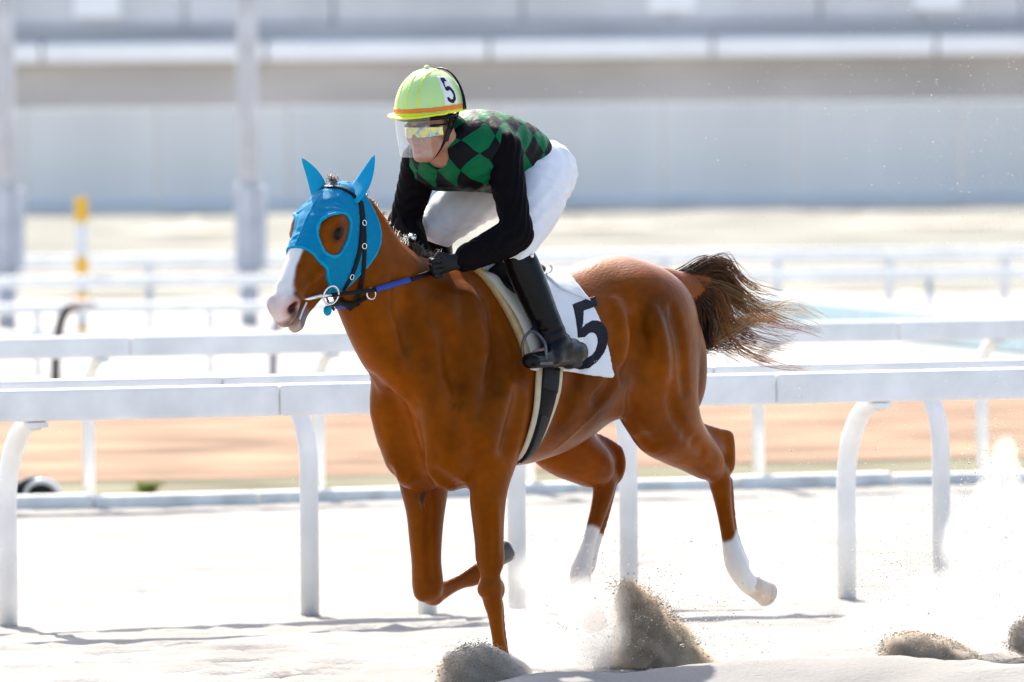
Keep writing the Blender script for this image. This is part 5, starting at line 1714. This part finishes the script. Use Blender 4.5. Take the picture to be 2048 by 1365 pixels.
def vol(name, color, dens, g):
    m = bpy.data.materials.new(name); m.use_nodes = True
    nd = m.node_tree.nodes; l = m.node_tree.links
    nd.remove(nd['Principled BSDF'])
    pv = nd.new('ShaderNodeVolumePrincipled'); l.new(pv.outputs[0], nd['Material Output'].inputs['Volume'])
    pv.inputs['Color'].default_value = (*color, 1); pv.inputs['Anisotropy'].default_value = g; pv.inputs['Density'].default_value = dens
    m.cycles.homogeneous_volume = True
    return m
def puff(name, label, blobs, dens, seed, color=(.97, .955, .93), g=.35, h=.018, rough=.35, cat='dust', layers=((1.25, .28, 1.2), (1.0, .42, 1.0), (.72, .6, 1.0))):
    """cloud of even density in a lumpy closed body; blobs: (px, py, radius px across, radius px up, Y, depth radius m)"""
    rs = random.Random(seed)
    E = []
    for x, y, rx, ry, Y, rd in blobs:
        k = Y / FPX
        c = np.array(at_depth(x, y, Y))
        E.append((c, np.array((rx * k, rd, ry * k))))
        for _ in range(9):       # smaller lumps on the body
            a = rs.uniform(0, 6.28); e = rs.uniform(-1, 1); q = math.sqrt(1 - e * e)
            d = np.array((q * math.cos(a), q * math.sin(a), e))
            f_ = rs.uniform(.25, .5)
            E.append((c + d * E[-1][1] * .0 + d * np.array((rx * k, rd, ry * k)) * rs.uniform(.6, .95), np.array((rx * k, rd, ry * k)) * f_))
    out = None
    for lay_, (gr, dn, hh) in enumerate(layers):
        lo = np.min([c - r * gr for c, r in E], 0) - .06; hi = np.max([c + r * gr for c, r in E], 0) + .06
        f = Field(lo, hi, h * hh)
        for c, r in E: f.add(ell(c, np.maximum(r * gr, .014)), .05)
        X_, Y_, Z_ = f.grid()
        f.v += (rough * .05 * (np.sin(X_ * 41 + 3 * np.sin(Z_ * 23 + seed + lay_)) * np.sin(Z_ * 37 + 2 * np.sin(Y_ * 29)) + .6 * np.sin(X_ * 83 + Y_ * 61 + 2 * np.sin(Z_ * 71 + lay_)))).astype(np.float32)
        f.v = np.maximum(f.v, (.03 + .004 * lay_ - Z_) + 0 * X_ + 0 * Y_).astype(np.float32)
        P, F = f.mesh(2)
        if len(P) == 0: continue
        o = mesh_obj(name if out is None else 'inner_cloud', P, F, vol(name, color, dens * dn, g), out, True)
        if out is None: out = prop(o, label, cat, kind='stuff')
    return out
# the brown and grey bodies of thrown sand
puff('sand_cloud', 'brown heart of the sand wedge behind the driving hind hoof', [(1262, 1195, 22, 26, 40.55, .07), (1282, 1245, 42, 45, 40.55, .11), (1310, 1300, 70, 50, 40.55, .14), (1350, 1330, 75, 32, 40.55, .15), (1255, 1330, 60, 34, 40.55, .14)], 46, 3, (.80, .69, .55), .0, .014, .3, 'sand', ((1.06, .5, 1.0), (.85, 1.0, 1.0)))
puff('sand_cloud', 'grey heart of the sand mound at the planted fore hoof', [(955, 1345, 72, 48, 39.5, .13), (990, 1360, 60, 40, 39.5, .13), (915, 1362, 40, 34, 39.5, .11)], 46, 4, (.80, .73, .64), .0, .014, .22, 'sand', ((1.06, .5, 1.0), (.85, 1.0, 1.0)))
puff('sand_cloud', 'grey heart of the low sand heap at lower right', [(1830, 1305, 62, 36, 40.6, .11), (1890, 1318, 60, 26, 40.6, .11)], 50, 5, (.78, .70, .60), .0, .014, .22, 'sand', ((1.06, .5, 1.0), (.85, 1.0, 1.0)))
puff('sand_cloud', 'grey heart of the sand scrap at the right edge', [(2060, 1280, 36, 34, 41.0, .08)], 50, 6, (.78, .70, .60), .0, .014, .25, 'sand', ((1.06, .5, 1.0), (.85, 1.0, 1.0)))
# white dust
puff('dust_cloud', 'white dust boiling round the hind sock and hoof under the belly', [(1165, 1215, 34, 52, 40.4, .16), (1192, 1265, 55, 55, 40.35, .18), (1222, 1215, 32, 36, 40.45, .14), (1150, 1320, 80, 30, 40.35, .2)], 2.9, 11, color=(.95, .92, .88), g=.1)
puff('dust_cloud', 'thin white dust between the folded fore leg and the hind leg', [(1085, 1160, 60, 60, 40.8, .2), (1065, 1255, 85, 60, 40.8, .22), (1125, 1100, 40, 40, 40.8, .15)], 1.2, 12, color=(.95, .92, .88), g=.1)
puff('dust_cloud', 'tall white plume of dust at the right edge', [(2012, 900, 9, 22, 41.3, .05), (1998, 925, 14, 22, 41.3, .07), (2022, 950, 12, 30, 41.3, .07), (1985, 965, 20, 30, 41.3, .09), (1990, 1015, 38, 50, 41.3, .16), (1938, 1035, 16, 26, 41.2, .08), (1912, 1075, 16, 30, 41.2, .09), (1955, 1095, 62, 60, 41.2, .2), (1980, 1190, 80, 70, 41.2, .24), (2070, 1120, 50, 130, 41.4, .2)], 1.9, 13, g=.2)
puff('dust_cloud', 'low white dust drifting over the track at lower right', [(1890, 1205, 90, 55, 41.4, .25), (1790, 1235, 90, 34, 41.5, .25), (1960, 1260, 90, 36, 41.2, .25)], 1.5, 14, g=.2)

# grainy spray in and around the plume at the right edge and low over the track
n = 9000
cx = np.concatenate([rs.normal(1985, 38, n // 2), rs.normal(1900, 120, n - n // 2)]); cy = np.concatenate([rs.normal(1060, 95, n // 2), rs.normal(1190, 60, n - n // 2)])
W_ = px_world(cx, cy, rs.normal(41.2, .25, n)); W_[:, 2] = np.maximum(W_[:, 2], .01)
o = grains('sand_splash', W_, .0013 * rs.lognormal(0, .4, n), M_grainw, 51, 2.2, (.6, .2, 1))
prop(o, 'pale grains of sand flying up at the right edge', 'sand', kind='stuff')
